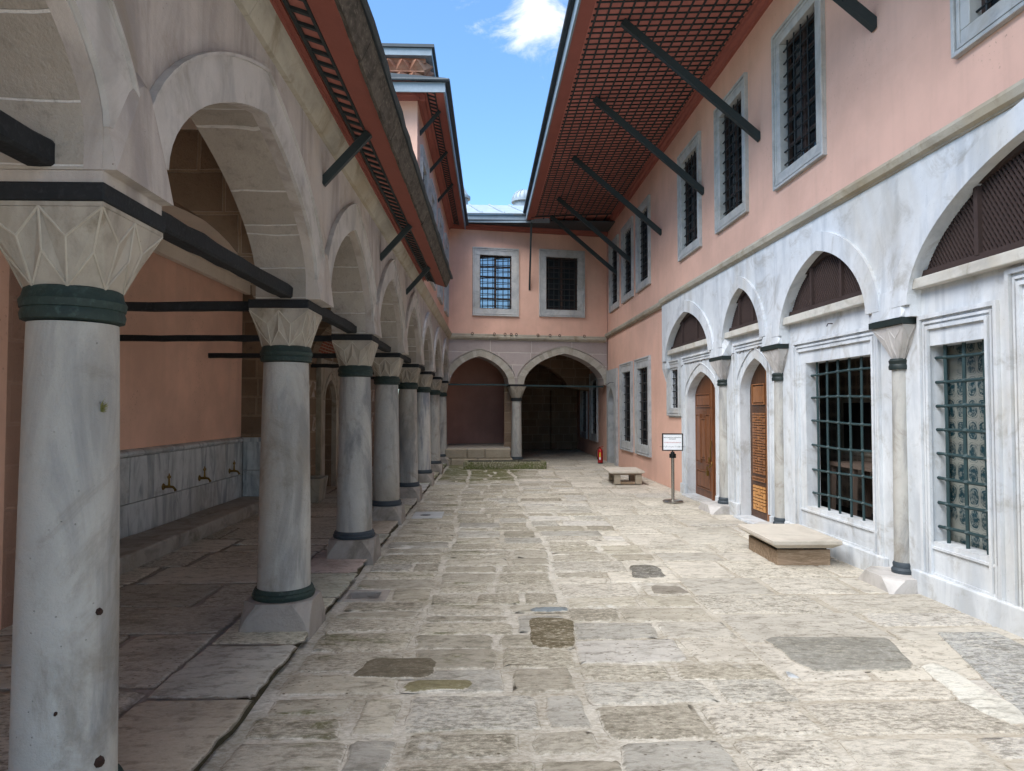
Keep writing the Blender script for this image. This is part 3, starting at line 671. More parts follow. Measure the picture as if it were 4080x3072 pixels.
barred(6.60, 8.04, .46, 2.13, 6, 6, .014, .012); barred(5.1, 5.80, .48, 2.13, 3, 8, .015, .004)
# rooms behind
MB().box(5.95, 12.4, -1.05, -1.0, -.1, 3.5).build('tiled_room_wall', M['tiledim'], wing)
MB().box(8.3, 9.1, -1.0, -.98, 1.0, 1.75).build('niche_frame', M['capital'], wing)
MB().box(8.39, 9.01, -.99, -.965, 1.08, 1.67).build('niche', M['dark'], wing)
rm = MB(); rm.box(5.95, 6.0, -3.0, -.17, -.1, 3.5); rm.box(12.4, 12.45, -3, -.42, -.1, 3.5); rm.box(5.95, 12.4, -3, -.42, 3.5, 3.55); rm.box(5.95, 12.4, -3, -.42, -.1, 0.3)
rm.build('room_shell', M['dark'], wing)
MB().box(4.85, 5.94, -.24, -.21, .3, 2.35).build('tile_panel', M['tile'], wing)
rb_ = MB(); rb_.box(4.75, 5.94, -.36, -.341, -.1, .3)
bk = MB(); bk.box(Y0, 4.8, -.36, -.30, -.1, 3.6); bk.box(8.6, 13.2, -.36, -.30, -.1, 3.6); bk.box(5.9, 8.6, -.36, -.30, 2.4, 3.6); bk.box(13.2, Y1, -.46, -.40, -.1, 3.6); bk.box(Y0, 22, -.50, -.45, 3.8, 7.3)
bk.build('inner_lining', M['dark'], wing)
MB().box(Y0, Y1, -4.5, -4.4, -.1, 7.2).build('rear_wall', M['pink'], wing)
# --- wide eave
SOF_W, SOF_O = 7.08, 6.95; EO = 2.52; ES0, ES1 = Y0, 20.6
def soff(n): return SOF_W + (SOF_O - SOF_W) * n / EO
so = MB(); so.add([(ES0, 0, SOF_W), (ES1, 0, SOF_W), (ES1, EO, SOF_O), (ES0, EO, SOF_O), (ES0, 0, SOF_W + .04), (ES1, 0, SOF_W + .04), (ES1, EO, SOF_O + .04), (ES0, EO, SOF_O + .04)],
       [(0, 1, 2, 3), (4, 7, 6, 5), (0, 4, 5, 1), (1, 5, 6, 2), (2, 6, 7, 3), (3, 7, 4, 0)])
so.build('eave_soffit', M['reddark'], wing)
lt = MB(); n_ = .20
cols_ = []
while n_ < EO - .22: cols_.append(n_); n_ += .158
for q in cols_: lt.bar((ES0, q, soff(q) - .012), (19.2, q, soff(q) - .010), .023, .02)
s_ = ES0 + .1; k = 0
while s_ < 19.2:
    lt.bar((s_, .16, soff(.16) - .010), (s_ + .02, EO - .22, soff(EO - .22) - .008), .022, .016); s_ += .152
for k in range(7):   # stepped battens of the far corner
    q = .25 + k * .3; s1_ = 19.35 + k * .0
    lt.bar((19.3, q, soff(q) - .012), (20.4 - (k * .1), q, soff(q) - .012), .028, .024)
lt.bar((19.25, .1, soff(.1) - .012), (19.25, EO - .1, soff(EO) - .012), .03, .03)
lt.build('soffit_lattice', M['green'], wing)
MB().prism([[(0.0, SOF_W - .14), (.05, SOF_W - .14), (.06, SOF_W - .1), (.11, SOF_W - .08), (.12, SOF_W - .03), (.15, SOF_W - .02), (.15, SOF_W - .005), (0, SOF_W - .005)]], ES0, ES1, lambda u, n, w: (n, u, w)).build('eave_moulding', M['red'], wing)
MB().add([(ES0, EO - .2, soff(EO - .2) - .022), (ES1 - .9, EO - .2, soff(EO - .2) - .022), (ES1 - .9, EO, SOF_O - .03), (ES0, EO, SOF_O - .03), (ES0, EO - .2, soff(EO - .2) - .003), (ES1 - .9, EO - .2, soff(EO - .2) - .003), (ES1 - .9, EO, SOF_O - .003), (ES0, EO, SOF_O - .003)],
         [(0, 1, 2, 3), (4, 7, 6, 5), (0, 4, 5, 1), (1, 5, 6, 2), (2, 6, 7, 3), (3, 7, 4, 0)]).build('eave_board', M['red'], wing)
MB().box(ES0, 19.75, EO + .001, EO + .03, SOF_O - .05, SOF_O + .17).build('lead_fascia', M['lead'], wing)
rf = MB(); rf.prism([[(EO + .07, SOF_O + .15), (EO + .09, SOF_O + .19), (EO + .05, SOF_O + .22), (-4.6, 8.7), (-4.6, 8.6)]], ES0, 21.6, lambda u, n, w: (n, u, w))
for i in range(42): rf.bar((ES0 + .3 + i * .58, EO + .07, SOF_O + .235), (ES0 + .3 + i * .58, -4.5, 8.715), .03, .04)
rf.tube([(ES0, EO + .09, SOF_O + .18), (19.7, EO + .09, SOF_O + .18)], .028, 8)
rf.build('lead_roof', M['leaddark'], wing)
for s in (0.8, 3.7, 6.5, 9.3, 11.7, 14.5, 17.4, 19.1):
    b_ = MB(); b_.bar((s, -.02, 5.30), (s + .12, 1.86, soff(1.9) - .03), .075, .10); b_.build('brace', M['green'], wing)

# ================================================================== furniture behind the barred window
tr = thing('trestle_table', (4.36, 7.75, .3), 'dark wooden trestle table inside the tiled room behind the wide barred window', 'table')
t_ = MB(); t_.box(-.25, .25, -.55, .55, .62, .66); t_.build('tabletop', M['trestle'], tr)
for sx in (-.2, .2):
    for sy in (-.48, 0, .48): MB().bar((sx * 1.1, sy, 0), (sx, sy, .62), .05, .05).build('leg', M['trestle'], tr)

# ================================================================== LEFT: arcade building (local x along +Y, n towards the court)
arc = thing('arcade_building', (-1.26, 0, 0), 'low mauve stone arcade along the left side with pointed arches and short red eave', 'building', L_ROT)
CY = [-.2, 2.47, 5.14, 7.45, 9.88, 12.25, 14.7, 17.2, 19.72]
ZB = 2.37; AT = 3.215; HB = .205
pts = [(-2.9, ZB)]
spans = []
prev = -2.4
for c in CY:
    a, b = prev + HB, c - HB
    if c == CY[0]: a = -2.6
    if c == CY[-1]: b = c - .16
    spans.append((a, b)); pts += [(a, ZB)] + arch(a, b, ZB + .12, AT, .36) + [(b, ZB)]
    prev = c
pts += [(20.1, ZB), (20.1, 3.60), (-2.9, 3.60)]
MB().prism([pts], 0, .0 - .06, FL).build('arcade_wall', M['mauve'], arc)
MB().prism([pts], -.06, -.41, FL).build('arch_soffit', M['soffitstone'], arc)
for a, b in spans[0:]:
    r_ = MB(); w_ = .20; z = ZB + .14
    o_ = arch(a - w_, b + w_, z + .0, AT + .235, .36); i_ = arch(a + .0, b - .0, z + .0, AT - .0, .36)
    r_.prism([ringpoly(o_, i_)], .001, .022, FL)
    o2 = arch(a - w_ - .003, b + w_ + .003, z + .02, AT + .245, .36); i2 = arch(a - w_ + .01, b + w_ - .01, z + .02, AT + .228, .36)
    r_.prism([ringpoly(o2, i2)], .001, .036, FL)
    r_.build('archivolt', M['archring'], arc)
for c in CY:   # faceted foot of each spandrel
    ip = MB(); h = HB - .004
    ip.add([FL(c - h, .0, ZB + .001), FL(c + h, .0, ZB + .001), FL(c + h, .045, ZB + .001), FL(c - h, .045, ZB + .001), FL(c - h, .0, ZB + .22), FL(c + h, .0, ZB + .22), FL(c + .02, .036, ZB + .36), FL(c - .02, .036, ZB + .36), FL(c, 0, ZB + .42)],
           [(0, 1, 2, 3), (0, 4, 3), (1, 5, 2), (3, 2, 6, 7), (3, 7, 4), (2, 6, 5), (4, 7, 8), (5, 6, 8), (7, 6, 8), (0, 1, 5, 8, 4)])
    ip.build('spandrel_foot', M['mauve'], arc)
MB().box(2.47 - .2, 2.47 + .2, .0, .4, ZB - .041, ZB - .001).build('impost', M['mauve'], arc)
lc = MB(); run(lc, [(0, 3.76), (.06, 3.755), (.10, 3.73), (.085, 3.68), (.05, 3.62), (.03, 3.585), (0, 3.58)], -2.9, 19.85, -.001, FL)
lc.build('string_course', M['course'], arc)
MB().box(-2.9, 20.1, .001, .5, 3.6, 3.9).build('wall_head', M['mauve'], arc)
# beams: longitudinal ties and ties across the aisle
for i in range(len(CY) - 1):
    a, b = CY[i], CY[i + 1]
    rough_bar((a + .1, .20, ZB + .04), (b - .12, .20, ZB + .05), .10, .085).build('tie_beam', M['beam'], arc)
for c in CY[1:-1]:
    depth_ = 2.66 if c < 11 else 1.9
    if c == 2.6: depth_ = 2.2
    rough_bar((c, .38, 2.345), (c + .04, depth_ + .1, 2.345), .08, .065).build('cross_beam', M['beam'], arc)
# transverse stone arches over the aisle
for c in CY[1:-1]:
    if 6 < c < 11: continue
    w1 = 2.16 if c < 3 else (2.73 if c < 11 else 1.92)
    P = [(.412, 2.36)] + arch(.44, w1 - .05, 2.40, 3.26, .25) + [(w1, 2.36), (w1, 3.58), (.412, 3.58)]
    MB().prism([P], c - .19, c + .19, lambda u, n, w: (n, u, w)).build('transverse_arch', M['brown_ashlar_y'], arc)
MB().box(-2.9, 20.1, .412, 4.2, 3.58, 3.64).build('vault_ceiling', M['cream'], arc)
MB().box(5.0, 11.4, 2.62, 2.7, 3.42, 3.58).build('ceiling_moulding', M['cream'], arc)
# back wall: near pier, tap recess, return wall, far wall with doors
XW, XR, XD = 2.16, 2.74, 1.92
bw = MB(); bw.box(-2.9, 5.3, XW, XW + .3, -.05, 3.6); bw.build('near_wall', M['pink_in'], arc)
MB().box(5.3, 11.2, XR, XR + .3, -.05, 3.6).build('recess_wall', M['pink_in'], arc)
MB().box(5.0, 5.3, XW, XR + .3, -.05, 3.595).build('recess_cheek', M['brown_ashlar'], arc)
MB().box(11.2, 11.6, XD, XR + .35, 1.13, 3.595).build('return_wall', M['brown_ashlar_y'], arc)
for nm, box_ in (('return_wall', None),): pass
dd = arch(12.95, 13.85, 1.75, 2.15, .3, base=-.1); d2 = arch(16.2, 17.1, 1.75, 2.15, .3, base=-.1)
wp = [(11.601, -.1), (12.95, -.1)] + dd[1:-1] + [(13.85, -.1), (16.2, -.1)] + d2[1:-1] + [(17.1, -.1), (20.1, -.1), (20.1, 3.59), (11.601, 3.59)]
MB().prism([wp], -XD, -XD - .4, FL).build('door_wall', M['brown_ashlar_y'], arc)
for (a, b) in ((12.95, 13.85), (16.2, 17.1)):
    f_ = MB(); f_.prism([[(a - .32, -.02), (a - .001, -.02)] + arch(a - .001, b + .001, 1.75, 2.152, .3) + [(b + .001, -.02), (b + .32, -.02), (b + .32, 2.5), (a - .32, 2.5)]], -XD + .09, -XD - .1, FL)
    f_.prism([ringpoly(arch(a - .14, b + .14, 1.75, 2.29, .3), arch(a - .12, b + .12, 1.75, 2.27, .3))], -XD + .09, -XD + .105, FL)
    fo = f_.build('stone_doorway', M['capital'], arc)
    dl = MB(); dl.box(a - .05, b + .05, XD + .18, XD + .22, -.05, 2.3)
    for q in (.12, .5): dl.box(a + (b - a) * q, a + (b - a) * (q + .33), XD + .165, XD + .18, .2, 1.0); dl.box(a + (b - a) * q, a + (b - a) * (q + .33), XD + .165, XD + .18, 1.15, 1.9)
    dl.build('door_leaf', M['doorlight'], fo)
MB().box(12.4, 14.4, XD - .012, XD - .002, 2.62, 2.95).build('brick_patch', M['brick'], arc)
# short eave over the arcade
eo, ez0, ez1 = .47, 3.80, 3.645; E0, E1 = -2.9, 11.62
def es(n): return ez0 + (ez1 - ez0) * n / eo
def slab(mb, n0, n1, lift0, lift1, s0=E0, s1=E1, fn=FL, f=es):
    return mb.add([fn(s0, n0, f(n0) + lift0), fn(s1, n0, f(n0) + lift0), fn(s1, n1, f(n1) + lift0), fn(s0, n1, f(n1) + lift0), fn(s0, n0, f(n0) + lift1), fn(s1, n0, f(n0) + lift1), fn(s1, n1, f(n1) + lift1), fn(s0, n1, f(n1) + lift1)],
                  [(0, 1, 2, 3), (4, 7, 6, 5), (0, 4, 5, 1), (1, 5, 6, 2), (2, 6, 7, 3), (3, 7, 4, 0)])
slab(MB(), .0, eo, 0, .03).build('eave_soffit', M['reddark'], arc)
slab(slab(MB(), .05, .11, -.045, -.002), .11, .145, -.02, -.003).build('eave_moulding', M['red'], arc)
slab(MB(), .31, eo, -.02, -.002).build('eave_board', M['red'], arc)
sl = MB(); slab(sl, .16, .185, -.022, -.002); slab(sl, .285, .305, -.022, -.002); s_ = E0 + .05
while s_ < E1 - .05: sl.bar(FL(s_, .17, es(.17) - .01), FL(s_, .30, es(.30) - .01), .028, .018); s_ += .145
sl.build('soffit_slats', M['green'], arc)
fa = MB(); s_ = E0
while s_ < E1:
    e_ = min(E1, s_ + random.uniform(.9, 1.5)); j = random.uniform(-.008, .008)
    vs = []; n = 14
    for i in range(n + 1):
        q = s_ + (e_ - .006 - s_) * i / n; dz = random.uniform(-.008, .006)
        vs += [FL(q, eo + .001, 3.62 + j + dz), FL(q, eo + .022, 3.62 + j + dz), FL(q, eo + .085, 3.765), FL(q, eo + .06, 3.765)]
    fs = [(0, 1, 2, 3), tuple(4 * n + k for k in (3, 2, 1, 0))]
    for i in range(n):
        for k in range(4): fs.append((4 * i + k, 4 * i + (k + 1) % 4, 4 * i + 4 + (k + 1) % 4, 4 * i + 4 + k))
    fa.add(vs, fs); s_ = e_
fa.build('weathered_fascia', M['weathered'], arc)
rl = MB(); rl.prism([[(eo + .10, 3.765), (eo + .115, 3.79), (eo + .08, 3.81), (-.9, 4.25), (-3.9, 4.5), (-3.9, 4.4), (-.9, 4.15)]], E0, 11.62, lambda u, n, w: (n, -u, w))
rl.prism([[(-.4, 3.95), (-.9, 4.15), (-3.9, 4.4), (-3.9, 4.3), (-.4, 3.85)]], 11.9, 20.0, lambda u, n, w: (n, -u, w))
P = [FL(E0 + (E1 - E0) * i / 60, eo + .10 + random.uniform(-.006, .006), 3.785 + random.uniform(-.008, .008)) for i in range(61)]
rl.tube(P, .022, 8)
for i in range(14): rl.bar(FL(E0 + .6 + i * 1.05, eo + .09, 3.83), FL(E0 + .6 + i * 1.05, -.9, 4.27), .035, .03)
rlo = rl.build('lead_roof', M['leaddark'], arc)
# clip the low roof where the upper storey stands: handled by the storey's own walls
for s in (.2, 2.55, 5.16, 7.79, 10.11):
    MB().bar(FL(s, -.01, 3.27), FL(s + .03, .33, es(.33) - .03), .05, .06).build('brace', M['green'], arc)
MB().box(-2.9, 20.1, 3.0, 4.2, -.1, 3.6).build('rear_mass', M['pink_in'], arc)

# ------------------------------------------------------------------ columns
def column(loc, rz, mat, label, group, fat=1.0, dz=0.0, worn=False):
    t = thing('marble_column', loc, label, 'column', rz, group)
    prof = [(.187, .31), (.186, .34), (.184, .5), (.179, .9), (.172, 1.3), (.165, 1.65), (.158, 1.93)]
    prof = [(a * fat * (1 if fat == 1 else 1 - .02 * (1.9 - b)), b) for a, b in prof]
    MB().lathe([(a, b + dz * (b > 1.2)) for a, b in prof], (0, 0), 48).build('shaft', M[mat], t, smooth=True)
    MB().lathe([(a * fat, b + dz) for a, b in ((.16, 1.935), (.178, 1.94), (.182, 1.96), (.176, 1.978), (.182, 1.98), (.186, 2.005), (.176, 2.02), (.17, 2.045), (.16, 2.05))], (0, 0), 48).build('neck_ring', M['bronze'], t, smooth=True)
    c = MB(); rb = MB(); cap_mesh(c, (0, 0), 2.045 + dz, 2.29 + dz, .168 * fat, .203, ridge=.0045, ribs=rb); c.box(-.205, .205, -.205, .205, 2.291 + dz, 2.306 + dz)
    rb.build('capital_ribs', M['rib'], c.build('capital', M['capital'], t))
    MB().box(-.212, .212, -.212, .212, 2.308 + dz, ZB - .002 + dz).build('abacus_band', M['beam'], t, bevel=.006)
    MB().lathe([(a * fat, b) for a, b in ((.18, .245), (.214, .248), (.220, .275), (.206, .290), (.210, .297), (.198, .318), (.18, .322))], (0, 0), 48).build('base_ring', M['bronze'] if rz == 0 or worn else M['leaddark'], t, smooth=True)
    p = MB(); plinth_mesh(p, 0, 0, -.02, .245, .245, .13); p.build('plinth', M['plinth'], t, bevel=.008)
    return t
def lx(y, n): return (-1.26 + .0083 * y + n, y, 0)
G1 = 'marble columns of the left arcade'
labs = ['thick grey marble column nearest the camera with rusty iron stubs, left edge of the picture',
        'second column of the left arcade, on a worn plinth beside the square drain hole',
        'third column of the left arcade, plain pale shaft in front of the stone trough',
        'fourth column of the left arcade, with a dark vertical stain under the green neck ring',
        'fifth column of the left arcade, grey streaked shaft beside the mossy kerb',
        'sixth column of the left arcade, with bold diagonal grey veins',
        'seventh column of the left arcade, pale shaft next to last before the end wall',
        'last column of the left arcade, in the corner against the raised stone platform']
mats = ['column', 'column', 'column', 'column', 'column', 'column_veined', 'column', 'column']
ztop = [0, 0, -.0, -.01, -.02, -.03, -.04, -.02]
cols = []
for i, y in enumerate(CY[1:]):
    cols.append(column(lx(y, (-.20, -.25, -.20, -.235, -.23, -.22, -.21, -.21)[i]), L_ROT, mats[i], labs[i], G1, fat=.88 if i == 0 else 1.0, dz=-.04 if i == 0 else 0, worn=i in (0, 1)))
# marks on the nearest column
c0 = cols[0]
st = MB()
for a, z in ((-62, 1.60), (-60, .86), (-58, .42)):
    r = .165 + (1.9 - z) * .02; ca, sa = math.cos(rad(a) - L_ROT), math.sin(rad(a) - L_ROT)
    pass
def on_col(deg, z, r): return (math.cos(rad(deg) - L_ROT) * r, math.sin(rad(deg) - L_ROT) * r, z)
for dg, z, s_ in ((-25, .92, .016), (-22, .42, .022), (-70, .62, .007)):
    r = .141 + (1.9 - z) * .0135
    p, q = on_col(dg, z, r - .01), on_col(dg, z - .004, r + .008)
    st.tube([p, q], [s_, s_ * .6], 7)
st.build('iron_stub', M['rust'], c0)
gt = MB(); r = .147
for i in range(26):
    p = Vector(on_col(-25, 1.60, r - .004)) + Vector((0, 0, random.uniform(-.012, .012)))
    q = p + Vector(on_col(-25 + random.uniform(-30, 30), 0, 1)) * random.uniform(.015, .03) + Vector((0, 0, random.uniform(-.01, .03)))
    gt.tube([p, q], [.0018, .0006], 4)
gt.build('grass_tuft', M['grass'], c0)

# ------------------------------------------------------------------ tap wall in the recess
tw = thing('tap_wall', lx(8.3, -XR), 'grey marble washing wall with three brass taps and a low stone ledge in the pink recess', 'fountain', L_ROT)
T0, T1 = 5.32 - 8.3, 11.19 - 8.3
dm = MB(); x = T0; rr = random.Random(3)
for (z0, z1, ws) in ((.19, .56, (1.2, 1.0, 1.5, 1.3, .4, .6)), (.565, 1.07, (.9, .35, .75, .42, .55, .36, .42, .6, .45, .34, .35, .38, .25))):
    x = T0; k = 0
    while x < T1 - .02:
        w_ = min(ws[k % len(ws)], T1 - x)
        if T1 - x - w_ < .12: w_ = T1 - x
        dm = MB(); dm.box(x + .003, x + w_ - .003, -.05 - rr.uniform(0, .004), -.001, z0, z1 - .004); k += 1
        dm.build('dado_slab', M['dado'], tw); x += w_
cp = MB(); cp.prism([[(0, 1.07), (.07, 1.075), (.085, 1.10), (.075, 1.125), (.05, 1.14), (0, 1.15)]], T0, T1, lambda u, n, w: (n, -u, w)); cp.build('dado_cap', M['dado'], tw)
lg = MB(); x = T0
while x < T1:
    w_ = min(rr.uniform(.9, 1.5), T1 - x); lg.box(x, x + w_ - .008, -.56, -.052, -.03, .22 - rr.uniform(0, .01)); x += w_
lg.build('ledge', M['plinth'], tw, bevel=.02)
tp = None
for k, y in enumerate((8.52, 9.55, 10.62)):
    if tp is None:
        m_ = MB(); m_.tube([(0, -.05, 0), (0, -.065, 0)], [.045, .03], 12); m_.tube([(0, -.06, 0), (0, -.14, 0), (0, -.17, -.005), (0, -.19, -.03), (0, -.2, -.05)], [.018, .017, .015, .014, .018], 8)
        m_.tube([(0, -.12, 0), (0, -.12, .10)], [.016, .01], 8)
        for t in range(3): m_.tube([(-.025 + .025 * t, -.12, .10), (-.025 + .025 * t, -.12, .13)], .010, 6)
        m_.tube([(-.035, -.12, .12), (.035, -.12, .12)], .009, 6); m_.tube([(0, -.12, .12), (0, -.12, .16)], [.012, .005], 6)
        tp = m_.build('tap', M['brass'], tw, smooth=True); tp.location = (y - 8.3, 0, .66)
    else: dup(tp, tw, (y - 8.3, 0, .66))
rd = thing('return_dado', lx(11.15, -(XD + .4)), 'dark grey marble cladding on the short rough stone return wall behind the second column', 'wall panel', L_ROT)
q = MB()
for a, b, z0, z1 in ((-.42, .35, .24, .62), (-.42, .35, .63, 1.07)): q.box(-.02, .03, a, b, z0 - .26 if z0 < .3 else z0, z1)
q.build('slab', M['dado'], rd); MB().box(-.05, .04, -.43, .36, 1.075, 1.14).build('cap', M['dado'], rd)
MB().box(.03, .4, -.42, .4, -.05, 1.125).build('core', M['brown_ashlar_y'], rd)

# stone trough and block in the aisle
tr2 = thing('stone_trough', (-2.92, 11.75, .03), 'pale stone trough tapering to its foot in the aisle behind the second column', 'trough', .05)
a_ = MB(); O_ = [(-.22, -.34), (.22, -.34), (.22, .34), (-.22, .34)]
vs = [(x * .75, y * .8, 0) for x, y in O_] + [(x, y, .42) for x, y in O_] + [(x * .8, y * .86, .42) for x, y in O_] + [(x * .6, y * .7, .16) for x, y in O_]
a_.add(vs, [(3, 2, 1, 0)] + [(i, (i + 1) % 4, 4 + (i + 1) % 4, 4 + i) for i in range(4)] + [(4 + i, 4 + (i + 1) % 4, 8 + (i + 1) % 4, 8 + i) for i in range(4)] + [(8 + i, 8 + (i + 1) % 4, 12 + (i + 1) % 4, 12 + i) for i in range(4)] + [(12, 13, 14, 15)])
a_.build('basin', M['capital'], tr2, bevel=.02)
b2 = thing('stone_block', (-3.0, 14.95, .03), 'moulded white stone block standing against the wall behind the third column', 'stone block')
MB().prism([[(-.25, 0), (.25, 0), (.25, .18), (.2, .24), (.2, .34), (.27, .42), (.27, .56), (-.27, .56), (-.27, .42), (-.2, .34), (-.2, .24), (-.25, .18)]], -.25, .25).build('block', M['capital'], b2, bevel=.015)

# ================================================================== pink upper storey standing behind the low eave
up = thing('upper_storey', (-1.26, 0, 3.76), 'tall pink upper storey with narrow eave rising over the far half of the arcade', 'building', L_ROT)
up.location = (-1.26, 0, 0)
UW = [(11.95, 13.08), (13.68, 14.9), (15.74, 16.92), (18.1, 19.0)]
MB().prism([rect(11.5, 19.86, 3.765, 6.90)] + [rect(a + .03, b - .03, 4.15, 6.13) for a, b in UW], 0, -.35, FL).build('wall', M['pink'], up)
MB().box(11.5, 11.8, .351, 3.8, 3.765, 6.90).build('end_wall', M['pink'], up)
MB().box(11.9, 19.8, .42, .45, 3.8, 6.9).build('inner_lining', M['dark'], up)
uw = make_window(1.18, 2.04, .18, .12, 4, 9)
for i, (a, b) in enumerate(UW):
    o = uw if i == 0 else dup(uw)
    o.parent = up; o.location = ((a + b) / 2, 0, 4.12); o.rotation_euler = (0, 0, math.pi)
fz = 6.88; uo = .46; fu = lambda n: fz - .15 * n / uo; fe = fu(uo)
def fl_(n): return fz
U0, U1 = 11.1, 19.5
rk = MB(); rk.prism([[(-3.8, fz), (0, fz), (uo, fe), (uo, fe + .03), (0, fz + .03), (-3.8, fz + .03)]], U0, U1, lambda u, n, w: (n, -u, w)); rk.build('eave_soffit', M['reddark'], up)
mo = MB(); prof2 = [(0.001, fz - .15), (.035, fz - .15), (.05, fz - .11), (.10, fz - .09), (.11, fz - .05), (.14, fz - .03), (.14, fz - .004), (.001, fz - .004)]
mo.prism([prof2], 11.36, 19.85, lambda u, n, w: (n, -u, w)); mo.prism([[(-u, w) for u, w in prof2]], -.13, 3.8, lambda u, n, w: (11.5 + u, n, w))
mo.build('eave_moulding', M['red'], up)
eb = MB(); slab(eb, .32, uo, -.02, -.002, U0, U1, FL, fu); eb.box(U0, U0 + .14, -.31, 3.7, fz - .022, fz - .003); eb.build('eave_board', M['red'], up)
us = MB(); s_ = 11.3
slab(us, .165, .185, -.02, -.002, 11.15, U1, FL, fu); slab(us, .295, .315, -.02, -.002, 11.15, U1, FL, fu)
while s_ < U1: us.bar((s_, -.17, fu(.17) - .012), (s_, -.31, fu(.31) - .012), .026, .018); s_ += .15
us.build('soffit_slats', M['green'], up)
lf = MB(); lf.box(U0 - .03, U1 + .2, -uo - .03, -uo - .001, fe - .04, fe + .12); lf.box(U0 - .03, U0 - .001, -uo, 3.8, fe - .04, fe + .12); lf.build('lead_fascia', M['lead'], up)
ur = MB(); ur.prism([[(-uo - .07, fe + .11), (-uo - .09, fe + .14), (-uo - .04, fe + .17), (3.9, 7.25), (3.9, 7.15)]], U0 - .08, 21.6, lambda u, n, w: (n, u, w))
ur.tube([(U0 - .08, -uo - .085, fe + .14), (21, -uo - .085, fe + .14)], .024, 8); ur.tube([(U0 - .08, -uo - .085, fe + .14), (U0 - .08, 3.8, fe + .14)], .024, 8)
ur.build('lead_roof', M['leaddark'], up)
for s in (11.89, 13.8, 15.8):
    MB().bar(FL(s, -.01, 6.32), FL(s + .02, .34, fu(.34) - .03), .05, .055).build('brace', M['green'], up)

# ================================================================== brick tower with terracotta dentils
TY = 13.6
tw2 = thing('dentil_tower', (-2.33, TY, 7.06), 'square terracotta tower with rows of pyramid dentils under a lead cap above the left roofs', 'chimney')
MB().box(-1.0, 1.0, 0.0, 2.0, -.2, 1.0).build('body', M['brickred'], tw2)
dn = MB()
for row, (z, pr) in enumerate(((.93, .02), (1.15, .09))):
    dn.box(-1.0 - pr, 1.0 + pr, -pr, 2.0 + pr, z, z + .03, .4)
    n = 8; off = 0
    for i in range(n + 1):
        w_ = (2.0 + 2 * pr) / n; x0 = -1 - pr + (i - off) * w_
        if x0 < -1 - pr - .01 or x0 + w_ > 1 + pr + .01: continue
        dn.add([(x0, -pr, z + .03), (x0 + w_, -pr, z + .03), (x0, -pr, z + .21), (x0 + w_, -pr, z + .21), (x0 + w_ / 2, -pr - .17, z + .17), (x0 + w_ / 2, -pr, z + .02)],
               [(0, 5, 4), (5, 1, 4), (1, 3, 4), (3, 2, 4), (2, 0, 4), (0, 2, 3, 1)], random.random())
        yy = x0 + 1.0
        dn.add([(1 + pr, yy, z + .03), (1 + pr, yy + w_, z + .03), (1 + pr, yy, z + .21), (1 + pr, yy + w_, z + .21), (1 + pr + .17, yy + w_ / 2, z + .17), (1 + pr, yy + w_ / 2, z + .02)],
               [(0, 5, 4), (5, 1, 4), (1, 3, 4), (3, 2, 4), (2, 0, 4), (0, 2, 3, 1)], random.random())
dn.box(-1.12, 1.12, -.12, 2.12, 1.31, 1.40, .5)
dn.box(-1.0, 1.0, 0, 2.0, 1.0, 1.35, .3)
dn.build('dentils', M['brickred'], tw2)
cpp = MB(); cpp.box(-1.25, 1.25, -.25, 2.25, 1.40, 1.54); cpp.build('lead_fascia', M['lead'], tw2)
cpp = MB(); cpp.box(-1.30, 1.30, -.30, 2.30, 1.54, 1.60); cpp.add([(-1.3, -.3, 1.6), (1.3, -.3, 1.6), (1.3, 2.3, 1.6), (-1.3, 2.3, 1.6), (0, 1, 1.9)], [(0, 1, 4), (1, 2, 4), (2, 3, 4), (3, 0, 4)]); cpp.build('lead_cap', M['leaddark'], tw2)

# ================================================================== END building
end = thing('gate_building', (-1.10, 19.85, 0), 'pink end wing over two open mauve stone arches closing the courtyard', 'building', E_ROT)
W_ = 4.80
A1 = (0.04, 1.76, 2.30, 3.10); A2 = (2.22, 4.70, 2.30, 3.22)
P = [(-.15, 2.30)] + [(A1[0], 2.30)] + arch(*A1, .22) + [(A1[1], 2.3), (A2[0], 2.3)] + arch(*A2, .22) + [(A2[1], 2.30), (W_, 2.30), (W_, 3.60), (-.15, 3.60)]
MB().prism([P], -.002, -.5, FL).build('lower_wall', M['end_ashlar'], end)
for (a, b, zs, za) in (A1, A2):
    vz = MB(); o_ = arch(a - .2, b + .2, zs, za + .21, .22, n=16); i_ = arch(a, b, zs, za, .22, n=16)
    for k in range(0, len(o_) - 1):
        p = [i_[k], i_[k + 1], o_[k + 1], o_[k]]; cx_ = sum(q[0] for q in p) / 4; cz_ = sum(q[1] for q in p) / 4
        if cx_ < .0 or cx_ > W_: continue
        p = [(cx_ + (q[0] - cx_) * .985, cz_ + (q[1] - cz_) * .985) for q in p]
        vz.prism([p], -.45, .012, FL, tone=random.random() + .001)
    vz.prism([ringpoly([q for q in arch(a - .215, b + .215, zs + .12, za + .225, .22)], arch(a - .2, b + .2, zs + .12, za + .212, .22))], .001, .025, FL, tone=.5)
    vz.build('archivolt', M['voussoir'], end)
wins = [(.69, 2.06, 4.27, 6.26), (2.68, 4.09, 4.30, 6.30)]
MB().prism([rect(-.0, W_ - .0, 3.60, 7.05)] + [rect(a + .03, b - .03, c + .03, d - .03) for a, b, c, d in wins], 0, -.35, FL).build('upper_wall', M['pink'], end)
for i, (a, b, c, d) in enumerate(wins):
    o = make_window(b - a, d - c, .215, .10, 6, 9, glass='glassmirror' if i == 0 else 'glass', barr=.011)
    o.parent = end; o.location = ((a + b) / 2, 0, c); o.rotation_euler = (0, 0, math.pi)
MB().box(.2, 4.6, .36, .39, 3.8, 6.9).build('inner_lining', M['dark'], end)
